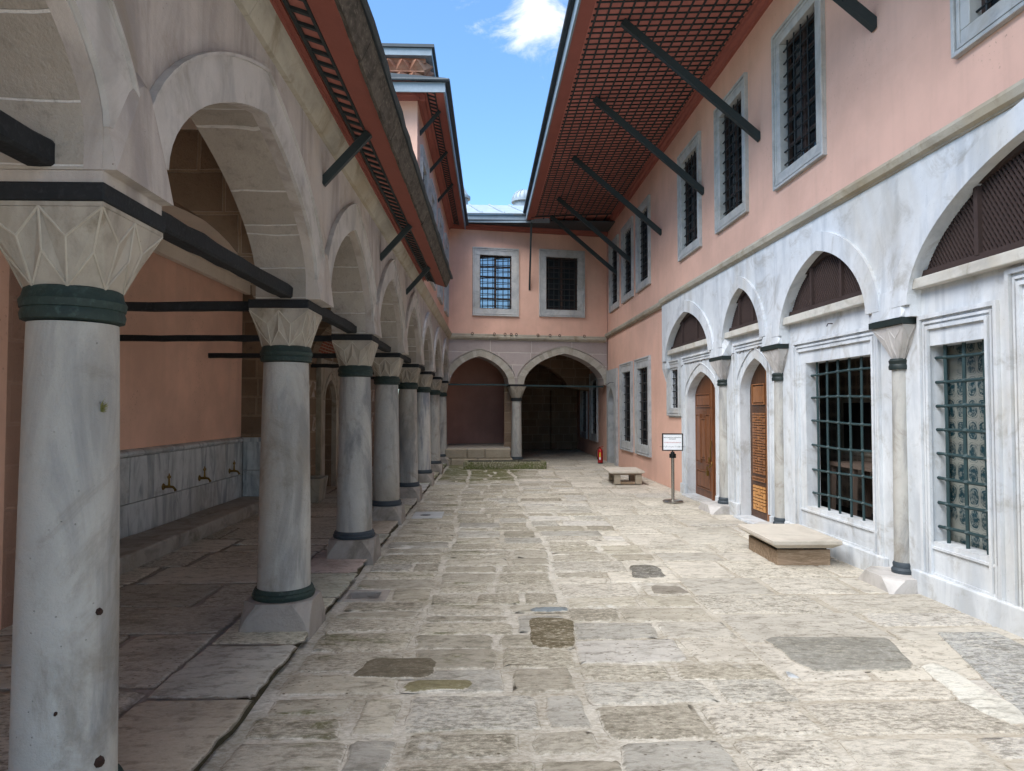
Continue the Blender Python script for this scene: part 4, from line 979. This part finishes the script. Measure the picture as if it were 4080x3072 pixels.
ec = MB(); run(ec, [(0, 3.75), (.05, 3.74), (.055, 3.68), (.09, 3.665), (.08, 3.62), (.03, 3.59), (.025, 3.575), (0, 3.57)], 0.0, W_ - .05, .001, FL, 1.1); ec.build('string_course', M['course'], end)
ring0 = None
for X in (-.43, .2, .51, .69, .84, 1.48, 1.84, 2.13, 2.88):
    s = (X + 1.1) * 1.018
    if ring0 is None:
        m_ = MB(); m_.tube([(.033 * math.sin(t * math.pi / 6), 0, .033 * math.cos(t * math.pi / 6)) for t in range(13)], .0085, 6); m_.tube([(0, .03, .035), (0, -.01, .03)], .01, 6)
        ring0 = m_.build('iron_ring', M['irondark'], end); o = ring0
    else: o = dup(ring0, end)
    o.location = (s, -.075, 3.745)
for (a, b, z) in ((.0, 1.78, 2.285), (2.15, 4.72, 2.27)):
    MB().bar(FL(a, -.12, z), FL(b, -.12, z - .02 if a > 1 else z), .04, .045).build('tie_rod', M['iron'], end)
ez = 6.9; eo2 = lambda s: .35 + s * .185
def er(s, n): return FL(s, n, 0)
N0 = .45
so = MB(); so.add([(0, 0, ez), (W_, 0, ez), (W_, -1.25, ez), (0, -.42, ez), (0, 0, ez + .03), (W_, 0, ez + .03), (W_, -1.25, ez + .03), (0, -.42, ez + .03)], [(0, 1, 2, 3), (4, 7, 6, 5), (0, 4, 5, 1), (1, 5, 6, 2), (2, 6, 7, 3), (3, 7, 4, 0)])
so.build('eave_soffit', M['leaddark'], end)
MB().prism([[(0.001, ez - .14), (.04, ez - .14), (.05, ez - .1), (.10, ez - .09), (.11, ez - .04), (.13, ez - .02), (.13, ez - .003), (.001, ez - .003)]], 0, W_, lambda u, n, w: (n, -u, w)).build('eave_moulding', M['red'], end)
# fascia between the two side eaves, straight across the court
fs_ = MB(); fa0 = (.30, -.40); fa1 = (2.75, -.88)
fs_.bar((fa0[0], fa0[1] - .012, ez + .06), (fa1[0], fa1[1] - .012, ez + .06), .03, .22)
fs_.build('lead_fascia', M['lead'], end)
er_ = MB(); er_.add([(-.3, -.36, ez + .16), (3.4, -1.08, ez + .16), (3.4, 1.3, 7.9), (-.3, 1.9, 7.9), (-.3, -.36, ez + .20), (3.4, -1.08, ez + .20), (3.4, 1.3, 8.0), (-.3, 1.9, 8.0)], [(0, 1, 2, 3), (4, 7, 6, 5), (0, 4, 5, 1), (1, 5, 6, 2), (2, 6, 7, 3), (3, 7, 4, 0)])
for k in range(7):
    x = .25 + k * .62; er_.tube([(x, -.40 - x * .19, ez + .22), (x, 1.85 - x * .16, 8.01)], .03, 6)
er_.tube([(-.3, -.37, ez + .19), (3.4, -1.09, ez + .19)], .028, 8)
er_.build('lead_roof', M['lead'], end)
sb = (1.25 + 1.1) * 1.018
MB().bar(FL(sb, -.01, 5.08), FL(sb - .15, .80, ez - .04), .05, .06).build('brace', M['green'], end)
# left bay: raised pink niche; right bay: passage
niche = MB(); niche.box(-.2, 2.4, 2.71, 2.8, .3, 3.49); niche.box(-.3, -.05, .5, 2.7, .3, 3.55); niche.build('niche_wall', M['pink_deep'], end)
MB().prism([[(1.74, .5), (1.95, .5), (2.42, 2.7), (2.24, 2.7)]], .3, 3.49, lambda u, n, w: (u, w, n)).build('niche_cheek', M['brown_ashlar_y'], end)
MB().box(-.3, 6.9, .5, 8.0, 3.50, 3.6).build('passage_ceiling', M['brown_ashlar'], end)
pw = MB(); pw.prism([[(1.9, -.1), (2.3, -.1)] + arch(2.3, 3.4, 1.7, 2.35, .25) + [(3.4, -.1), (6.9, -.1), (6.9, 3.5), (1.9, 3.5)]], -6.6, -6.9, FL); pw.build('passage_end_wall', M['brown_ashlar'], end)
MB().box(1.9, 6.9, 7.8, 7.9, -.1, 3.5).build('passage_backing', M['dark'], end)
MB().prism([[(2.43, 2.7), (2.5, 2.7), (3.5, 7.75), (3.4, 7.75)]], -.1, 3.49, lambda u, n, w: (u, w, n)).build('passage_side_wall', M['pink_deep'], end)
for n_ in (3.4,):
    MB().prism([[(1.9, 2.2)] + arch(2.0, 4.6, 2.3, 3.2, .25) + [(5.6, 2.2), (5.6, 3.5), (1.9, 3.5)]], -n_, -n_ - .4, FL).build('transverse_arch', M['brown_ashlar'], end)
for a_, b_, h_ in ((3.42, 3.58, 2.0), (4.9, 5.05, 2.3)): MB().box(a_, b_, 6.4, 6.6, 0, h_).build('stone_jamb', M['brown_ashlar'], end)

ecol = thing('marble_column', (.87, 20.42, .1), 'slender marble column standing alone between the two arches of the end wall', 'column', E_ROT)
MB().lathe([(.158, .09), (.155, .4), (.148, 1.0), (.140, 1.72)], (0, 0), 40).build('shaft', M['column'], ecol, smooth=True)
MB().lathe([(.14, 1.71), (.165, 1.72), (.168, 1.75), (.158, 1.77), (.165, 1.79), (.155, 1.81)], (0, 0), 40).build('neck_ring', M['beam'], ecol, smooth=True)
q = MB(); rb = MB(); cap_mesh(q, (0, 0), 1.81, 2.14, .150, .235, ridge=.0045, ribs=rb); rb.build('capital_ribs', M['rib'], q.build('capital', M['capital'], ecol))
MB().box(-.24, .24, -.24, .24, 2.142, 2.198).build('abacus_band', M['beam'], ecol)
MB().lathe([(.16, 0), (.2, .005), (.205, .04), (.18, .06), (.185, .075), (.16, .09)], (0, 0), 40).build('base_ring', M['leaddark'], ecol, smooth=True)
MB().box(-.26, .26, -.26, .26, -.12, 0).build('plinth', M['plinth'], ecol)

# domes beyond the roof
def dome(name, loc, r, label, wall_h, conical=False):
    t = thing(name, loc, label, 'dome')
    MB().lathe([(r * .86, -1.2), (r * .86, wall_h), (r * 1.0, wall_h + .02)], (0, 0), 24).build('drum', M['lead'], t)
    d = MB(); prof = [(r * math.cos(a) * 1.02, wall_h + .04 + r * .95 * math.sin(a)) for a in [i * math.pi / 18 for i in range(10)]] if not conical else [(r * 1.1, wall_h), (r * .8, wall_h + .18), (r * .4, wall_h + .45), (.05, wall_h + .7)]
    prof[-1] = (.02, prof[-1][1]); d.lathe(prof, (0, 0), 24)
    if not conical:
        for k in range(16):
            a = k * math.pi / 8; d.tube([(r * 1.03 * math.cos(b_) * math.cos(a), r * 1.03 * math.cos(b_) * math.sin(a), wall_h + .04 + r * .97 * math.sin(b_)) for b_ in [i * math.pi / 16 for i in range(9)]], .02, 5)
    d.lathe([(r * 1.1, wall_h - .04), (r * 1.1, wall_h + .05)], (0, 0), 24)
    d.build('lead_dome', M['lead'], t, smooth=True)
dome('lead_dome', (1.42, 27.0, 8.7), .43, 'ribbed lead dome on a low drum beyond the end roof, touching the right eave', 1.0)
dome('lead_turret', (-1.02, 25.0, 8.3), .38, 'small pointed lead turret half hidden behind the left eave at the end roof', .9, True)

# ================================================================== platform, basin and movable things
pf = thing('stone_platform', (-.25, 19.6, 0), 'raised worn stone platform filling the left arch of the end wall', 'platform', E_ROT * .0)
q = MB(); x = -.92
for w_ in (.62, .5, .72): q.box(x, x + w_ - .006, -.02, .35, .19, .46, random.random()); x += w_
x = -.95
for w_ in (.2, .75, .98): q.box(x, x + w_ - .006, -.10 if x < -.8 else -.05, .5, -.02, .188, random.random()); x += w_
q.build('edge_stones', M['rough'], pf, bevel=.03)
MB().box(-1.0, .92, .1, 3.6, .1, .458).build('platform_top', M['plinth'], pf)
bs = thing('stone_basin', (.48, 18.25, 0), 'long low moss covered stone basin with dark iron grates in front of the end wall', 'basin')
q = MB(); q.prism([rect(-1.09, 1.09, 0, .62), rect(-.98, .98, .09, .53)], 0, .20, lambda u, n, w: (u, w, n)); q.build('basin_wall', M['basin'], bs, bevel=.02)
MB().box(-.99, .99, .08, .54, .02, .08).build('basin_floor', M['dark'], bs)
for k in range(3):
    g = MB(); x0 = -.97 + k * .65; x1 = x0 + .63
    g.prism([rect(x0, x1, .10, .52), rect(x0 + .02, x1 - .02, .12, .50)], .17, .20, lambda u, n, w: (u, w, n))
    for i in range(22): xx = x0 + .02 + (x1 - x0 - .04) * (i + .5) / 22; g.box(xx - .004, xx + .004, .12, .50, .18, .195)
    for i in range(8): yy = .12 + .38 * (i + .5) / 8; g.box(x0 + .02, x1 - .02, yy - .004, yy + .004, .176, .194)
    g.tube([(x0 + .03, .11, .2), (x0 + .03, .11, .225)], .025, 8)
    g.build('grate', M['irondark'], bs)

bn = thing('stone_bench', (3.22, 7.0, 0), 'pale worn stone bench on a grey wooden box beneath the wide barred window', 'bench', -.02)
q = MB(); q.box(-.27, .27, 0, .025, 0, .165); q.box(-.27, -.245, .026, .82, 0, .15); q.box(.245, .27, .026, .82, 0, .15); q.box(-.27, .27, .80, .825, 0, .165); q.build('wooden_box', M['oldwood'], bn, bevel=.004)
for w_ in ((-.25, -.05, .04, .14), (.05, .25, .04, .14), (-.2, .2, .6, .7)): MB().box(*w_, .15, .2).build('wedge', M['dark'], bn)
q = MB()
def bev_slab(q, x0, x1, y0, y1, z0, zm, z1, ins):
    q.add([(x0 + ins, y0 + ins, z0), (x1 - ins, y0 + ins, z0), (x1 - ins, y1 - ins, z0), (x0 + ins, y1 - ins, z0), (x0, y0, zm), (x1, y0, zm), (x1, y1, zm), (x0, y1, zm), (x0, y0, z1), (x1, y0, z1), (x1, y1, z1), (x0, y1, z1)],
          [(3, 2, 1, 0), (8, 9, 10, 11)] + [(i, (i + 1) % 4, 4 + (i + 1) % 4, 4 + i) for i in range(4)] + [(4 + i, 4 + (i + 1) % 4, 8 + (i + 1) % 4, 8 + i) for i in range(4)])
bev_slab(q, -.36, .34, -.12, .92, .19, .235, .275, .07); q.build('seat_slab', M['benchstone'], bn, bevel=.006)
b3 = thing('stone_bench', (2.95, 14.40, 0.02), 'small pale slab seat on four rough stone feet beside the pink wall', 'bench', -.03)
q = MB(); bev_slab(q, -.42, .32, -.06, .95, .215, .24, .28, .06); q.build('seat_slab', M['benchstone'], b3, bevel=.005)
for x, y in ((-.24, .03), (.2, .03), (-.24, .75), (.2, .75)):
    MB().box(x - .06, x + .07, y - .03, y + .1, 0, .21, random.random() + .01).build('foot', M['rough'], b3, bevel=.012)
q = MB(); q.box(-.17, .13, .0, .1, 0, .05, .5); q.box(-.3, .27, -.0, .9, .195, .214, .3); q.build('stretcher', M['oldwood'], b3, bevel=.008)

# sign on a post
sg = thing('sign_stand', (3.15, 11.72, .02), 'white closed for restoration notice in a black frame on a chrome barrier post', 'sign', rad(-4))
MB().lathe([(.175, 0), (.175, .012), (.15, .03), (.05, .045), (.03, .05)], (0, 0), 36).build('base', M['steel'], sg, smooth=True)
MB().lathe([(.027, .045), (.027, .78)], (0, 0), 20).build('post', M['steel'], sg, smooth=True)
MB().lathe([(.036, .74), (.036, .82), (.03, .845)], (0, 0), 20).build('post_head', M['black'], sg, smooth=True)
for a in (-1, 1): MB().box(a * .042 - .012, a * .042 + .012, -.02, .02, .74, .81).build('belt_clip', M['black'], sg, bevel=.004)
fr = MB(); fr.prism([rect(-.175, .175, .86, 1.155), rect(-.158, .158, .877, 1.138)], -.012, .012); fr.tube([(0, 0, .84), (0, 0, .87)], .012, 8)
bo = fr.build('board_frame', M['black'], sg)
MB().box(-.158, .158, -.004, .004, .877, 1.138).build('card', M['white'], sg)
def text(body, size, x, z, y, mat, parent, name='lettering'):
    cu = bpy.data.curves.new(name, 'FONT'); cu.body = body; cu.size = size; cu.align_x = 'CENTER'; cu.align_y = 'CENTER'; cu.extrude = .0004
    ob = bpy.data.objects.new(name, cu); me = bpy.data.meshes.new_from_object(ob); bpy.data.objects.remove(ob)
    me.materials.clear(); me.materials.append(M[mat]); o = bpy.data.objects.new(name, me); COL.objects.link(o)
    o.parent = parent; o.location = (x, y, z); o.rotation_euler = (rad(90), 0, 0); return o
text('RESTORASYON NEDENİYLE', .0235, 0, 1.085, -.006, 'ink', sg); text('KAPALIDIR', .0235, 0, 1.058, -.006, 'ink', sg)
text('CLOSED FOR RESTORATION', .0225, 0, 1.0, -.006, 'inkred', sg)
try: text('مغلق مؤقتا بسبب الترميم'[::-1], .03, 0, .935, -.006, 'ink', sg)
except Exception: pass

# fire extinguisher
fx = thing('fire_extinguisher', (3.28, 20.05, .0), 'red fire extinguisher standing on the floor by the grey stone doorway', 'extinguisher', .2)
MB().lathe([(.07, 0), (.078, .01), (.078, .03), (.07, .04)], (0, 0), 24).build('foot_ring', M['black'], fx, smooth=True)
MB().lathe([(.07, .03), (.076, .05), (.076, .36), (.068, .40), (.045, .425), (.022, .435)], (0, 0), 28).build('cylinder', M['extred'], fx, smooth=True)
q = MB(); q.tube([(0, 0, .43), (0, 0, .47)], .018, 8); q.build('valve', M['brass'], fx)
q = MB(); q.bar((-.04, 0, .47), (.09, -.02, .50), .02, .012); q.bar((-.03, 0, .455), (.07, -.01, .45), .02, .01); q.build('handle', M['extred'], fx)
MB().tube([(-.02, 0, .455), (-.08, -.02, .45), (-.12, -.03, .38), (-.125, -.03, .25), (-.10, -.03, .15), (-.07, -.04, .12)], .011, 8).build('hose', M['black'], fx, smooth=True)
MB().lathe([(.0772, .20), (.0772, .33)], (0, 0), 6, rad(225), rad(255), cap=False).build('label', M['yellow'], fx)
MB().lathe([(.0772, .12), (.0772, .19)], (0, 0), 6, rad(225), rad(258), cap=False).build('label', M['white'], fx)

# ================================================================== GROUND
def sheet(name, x0, x1, y0, y1, z, mat, kind='structure'):
    me = bpy.data.meshes.new(name); me.from_pydata([(x0, y0, z), (x1, y0, z), (x1, y1, z), (x0, y1, z)], [], [(0, 1, 2, 3)])
    me.materials.append(M[mat]); o = bpy.data.objects.new(name, me); COL.objects.link(o); o['kind'] = kind; return o
NX = 0
rs = random.Random(11)
def hexc(h): return lin(h)[:3]
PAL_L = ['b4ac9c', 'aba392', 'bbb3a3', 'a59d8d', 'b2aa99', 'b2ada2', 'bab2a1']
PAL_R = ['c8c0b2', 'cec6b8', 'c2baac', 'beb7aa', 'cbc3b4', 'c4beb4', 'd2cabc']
PAL_A = ['bfb8ab', 'b8b1a4', 'c8c1b4', 'b0aa9d']
class Pave:
    def __init__(s): s.v = []; s.f = []; s.col = []; s.edge = []; s.kind = []
    def stone(s, poly, col, z=0.0, inset=.035, jag=.012, round_=.04, tilt=True, topz=.008, ins_edge=1.0):
        # rounded outline resampled and jittered
        n = len(poly); P = []
        for i in range(n):
            a = Vector(poly[i - 1]); b = Vector(poly[i]); c = Vector(poly[(i + 1) % n]); r = round_ * rs.uniform(.5, 1.6)
            l1 = (a - b).length; l2 = (c - b).length; r = min(r, l1 * .4, l2 * .4)
            p0 = b + (a - b).normalized() * r; p1 = b + (c - b).normalized() * r
            for t in (0, .33, .66, 1): P.append(((1 - t) ** 2) * p0 + 2 * t * (1 - t) * b + t * t * p1)
            k = max(1, int((l2 - 2 * r) / .09)); nxt = c + (b - c).normalized() * r
            for j in range(1, k): P.append(p1.lerp(nxt, j / k))
        cen = sum(P, Vector((0, 0))) / len(P)
        P = [p + Vector((rs.uniform(-jag, jag), rs.uniform(-jag, jag))) for p in P]
        size = min(max(p.x for p in P) - min(p.x for p in P), max(p.y for p in P) - min(p.y for p in P))
        k1 = max(.3, 1 - 2 * inset / max(size, .05)); N = len(P); b0 = len(s.v)
        tx, ty = (rs.uniform(-.006, .006), rs.uniform(-.006, .006)) if tilt else (0, 0)
        for kk, e, dz in ((1.0, 0.0, -.006), ((1 + k1) / 2, .5, topz * .8), (k1, 1.0, topz)):
            for p in P:
                q = cen + (p - cen) * kk
                s.v.append((q.x, q.y, z + dz + (q.x - cen.x) * tx + (q.y - cen.y) * ty)); s.edge.append(e * ins_edge)
        kd = rs.random()
        s.kind += [kd] * (3 * N)
        for r_ in range(2):
            for i in range(N): j = (i + 1) % N; s.f.append((b0 + r_ * N + i, b0 + r_ * N + j, b0 + (r_ + 1) * N + j, b0 + (r_ + 1) * N + i)); s.col.append(col)
        s.f.append(tuple(b0 + 2 * N + i for i in range(N))); s.col.append(col)
    def build(s, name):
        me = bpy.data.meshes.new(name); me.from_pydata(s.v, [], s.f)
        a = me.attributes.new('edge', 'FLOAT', 'POINT'); a.data.foreach_set('value', s.edge)
        k_ = me.attributes.new('kind', 'FLOAT', 'POINT'); k_.data.foreach_set('value', s.kind)
        c = me.attributes.new('tonecol', 'FLOAT_COLOR', 'FACE'); flat = []
        for q in s.col: flat += [q[0], q[1], q[2], 1]
        c.data.foreach_set('color', flat); me.polygons.foreach_set('use_smooth', [True] * len(me.polygons))
        me.materials.append(M['paving'])
        if name == 'arcade_floor': d_ = me.attributes.new('dull', 'FLOAT', 'POINT'); d_.data.foreach_set('value', [.8] * len(s.v))
        o = bpy.data.objects.new(name, me); COL.objects.link(o); o['kind'] = 'structure'; return o
pv = Pave()
def xl(y): return -1.235 + .0083 * y
SPECIAL = []
import itertools
def pix(x, y):
    f = 1501.8; cy_, cp_ = math.cos(rad(2.07)), math.cos(rad(1.88)); fw = Vector((math.sin(rad(2.07)) * cp_, cy_ * cp_, math.sin(rad(1.88)))); rt = Vector((cy_, -math.sin(rad(2.07)), 0)); u_ = rt.cross(fw)
    d = fw + rt * ((x - 1106) / f) + u_ * ((833 - y) / f); t = -1.6 / d.z; return Vector((d.x * t, d.y * t))
spec = [(pix(*p), hexc(c)) for p, c in SPECIAL]
DR = (-1.21, -.90, 5.90, 6.18)
def band(f0, f1, y0, y1, pal, hr, wr, gap, jag, amp=0.0, rot=0):
    y = y0
    while y < y1:
        h = rs.uniform(*hr); h = min(h, y1 - y)
        if y1 - y - h < .12: h = y1 - y
        x = f0(y); X1 = f1(y + h / 2); sl = rs.uniform(-.02, .02)
        while x < X1 - .02:
            w = rs.uniform(*wr)
            if X1 - x - w < wr[0] * .55: w = X1 - x
            parts = [(x, x + w, y, y + h)]
            if h > .42 and w > .5 and rs.random() < .22: m = y + h * rs.uniform(.35, .65); parts = [(x, x + w, y, m), (x, x + w, m, y + h)]
            for a, b, c, d in parts:
                g = gap * rs.uniform(.6, 1.4); j = lambda: rs.uniform(-.018, .018)
                sk = (a - f0(y)) * sl
                poly = [(a + g + j(), c + g + sk + j()), (b - g + j(), c + g + sk + (b - a) * sl + j()), (b - g + j(), d - g + sk + (b - a) * sl + j()), (a + g + j(), d - g + sk + j())]
                cx_, cy_ = (a + b) / 2, (c + d) / 2
                if DR[0] - .05 < cx_ < DR[1] + .35 and DR[2] - .2 < cy_ < DR[3] + .2 and f0(5) < -1: pass
                col = hexc(rs.choice(pal)); v_ = rs.uniform(.84, 1.08); col = tuple(q * v_ for q in col)
                for sp_, sc_ in spec:
                    if a < sp_.x < b and c < sp_.y < d: col = sc_
                pv.stone(poly, col, 0, .03, jag, .03)
            x += w
        y += h
wob = lambda y, a, p: a * math.sin(y * .9 + p) + a * .6 * math.sin(y * 2.3 + p * 2)
b1 = lambda y: -.45 + wob(y, .04, 0); b2_ = lambda y: .62 + wob(y, .05, 1); b3_ = lambda y: 1.75 + wob(y, .06, 2)
xr = lambda y: 3.83 - .009 * y
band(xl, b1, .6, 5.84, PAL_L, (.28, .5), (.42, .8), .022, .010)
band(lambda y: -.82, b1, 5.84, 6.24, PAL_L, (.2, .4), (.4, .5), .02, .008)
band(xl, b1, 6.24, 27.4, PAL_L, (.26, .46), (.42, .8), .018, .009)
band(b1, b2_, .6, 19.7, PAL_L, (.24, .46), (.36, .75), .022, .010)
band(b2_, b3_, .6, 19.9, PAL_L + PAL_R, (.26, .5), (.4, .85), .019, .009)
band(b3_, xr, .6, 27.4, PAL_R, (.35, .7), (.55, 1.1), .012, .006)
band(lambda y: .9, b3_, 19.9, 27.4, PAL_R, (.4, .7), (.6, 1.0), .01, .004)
# single slabs that stand out
def slabpix(pl, col, z=.009, jag=.012, round_=.1):
    pv.stone([tuple(pix(*p)) for p in pl], hexc(col), z, .03, jag, round_, False)
slabpix([(1745, 1455), (1985, 1452), (1925, 1380), (1640, 1380)], '8e8b82')
slabpix([(2235, 1580), (2300, 1440), (2150, 1368), (2020, 1368)], 'a8a7a2', round_=.03, jag=.004)
slabpix([(2085, 1530), (2205, 1580), (2250, 1560), (2020, 1432), (1978, 1436)], 'd4d0c4', round_=.12)
slabpix([(1145, 1405), (1248, 1407), (1238, 1338), (1143, 1336)], '6b604a', .008)
slabpix([(1140, 1324), (1235, 1324), (1233, 1314), (1142, 1315)], '7f878a', .008)
slabpix([(1365, 1252), (1445, 1250), (1418, 1222), (1358, 1222)], '6f6c66', .008)
slabpix([(1410, 1287), (1497, 1285), (1470, 1268), (1402, 1268)], '8a8276', .008)
slabpix([(750, 1468), (935, 1468), (948, 1425), (800, 1425)], '6e6555', .008)
slabpix([(858, 1500), (1020, 1493), (1030, 1472), (872, 1474)], '857d5e', .008)
slabpix([(700, 1395), (745, 1420), (700, 1360)], 'a39b8a', .004)
slabpix([(1690, 1448), (1735, 1472), (1705, 1472)], 'b9bec2', .012, .004)
pv.build('courtyard_paving')
# bedding sheet (mortar) with a pit for the drain
mo_ = Pave()
def flat(x0, x1, y0, y1, z): b0 = len(mo_.v); mo_.v += [(x0, y0, z), (x1, y0, z), (x1, y1, z), (x0, y1, z)]; mo_.edge += [0] * 4; mo_.kind += [.5] * 4; mo_.f.append((b0, b0 + 1, b0 + 2, b0 + 3)); mo_.col.append(hexc('b3ab9c'))
flat(-60, DR[0], -60, 60, -.004); flat(DR[1], 60, -60, 60, -.004); flat(DR[0], DR[1], -60, DR[2], -.004); flat(DR[0], DR[1], DR[3], 60, -.004)
mo_.build('ground')
dr_ = thing('drain_pit', (-1.055, 6.04, 0), 'square stone rimmed drain hole in the paving beside the second column', 'drain')
q = MB(); q.prism([rect(-.19, .21, -.17, .18), rect(-.13, .14, -.11, .12)], -.15, .006, lambda u, n, w: (u, w, n)); q.build('rim', M['plinth'], dr_, bevel=.01)
MB().box(-.2, .2, -.2, .2, -.17, -.15).build('pit_floor', M['dark'], dr_)
hs = thing('drain_cover', (-.87, 10.45, .006), 'pale square cover slab with a round dark hole beside the fourth column', 'drain')
cir = [(.09 + -.13 + .085 * math.cos(t * math.pi / 10), -.02 + .085 * math.sin(t * math.pi / 10)) for t in range(20)]
MB().prism([rect(-.22, .22, -.3, .3), cir], -.003, .012, lambda u, n, w: (u, w, n)).build('slab', M['marble_frame'], hs, bevel=.004)
MB().box(-.15, .1, -.14, .1, -.005, .004).build('hole', M['dark'], hs)
# arcade floor: slightly higher slabs with a broken kerb towards the court
pv2 = pv; pv = Pave()
def abox(poly, col): pv.stone(poly, col, .03, .03, .012, .05, False)
y = .4
while y < 19.6:       # kerb row
    h = rs.uniform(.8, 1.5); g = .012; e1, e2 = rs.uniform(-.03, .02), rs.uniform(-.03, .02)
    pv.stone([(xl(y) - .62, y + g), (xl(y) + e1 - .03, y + g), (xl(y + h) + e2 - .03, y + h - g), (xl(y + h) - .62, y + h - g)], tuple(q * rs.uniform(.9, 1.1) for q in hexc(rs.choice(PAL_A))), .055, .02, .014, .04, False, .006); y += h
band(lambda y: -4.2, lambda y: xl(y) - .62, .3, 27, PAL_A, (.5, .95), (.8, 1.4), .010, .008)
for i, v in enumerate(pv.v):
    if v[0] < xl(v[1]) - .6 and v[2] < .02: pv.v[i] = (v[0], v[1], v[2] + .052)
o = pv.build('arcade_floor')
# side face of the kerb, mossy
kb = MB(); n = 120
vs = []; fs = []
for i in range(n + 1):
    y = .3 + i * 19.4 / n; x = xl(y) - .05 + rs.uniform(-.014, .014); vs += [(x, y, -.01), (x - .035, y, .030), (x - .3, y, .030)]
for i in range(n):
    for k in range(2): fs.append((3 * i + k, 3 * i + 3 + k, 3 * i + 4 + k, 3 * i + 1 + k))
kb.add(vs, fs); ko = kb.build('kerb', paint('kerb_dirt', '4f4937', .95, .8, bumpd=.02)); ko['kind'] = 'structure'
af = MB(); af.box(-4.6, -1.35, -3, 19.7, .0, .044); afo = af.build('arcade_bedding', M['plinth']); afo['kind'] = 'structure'
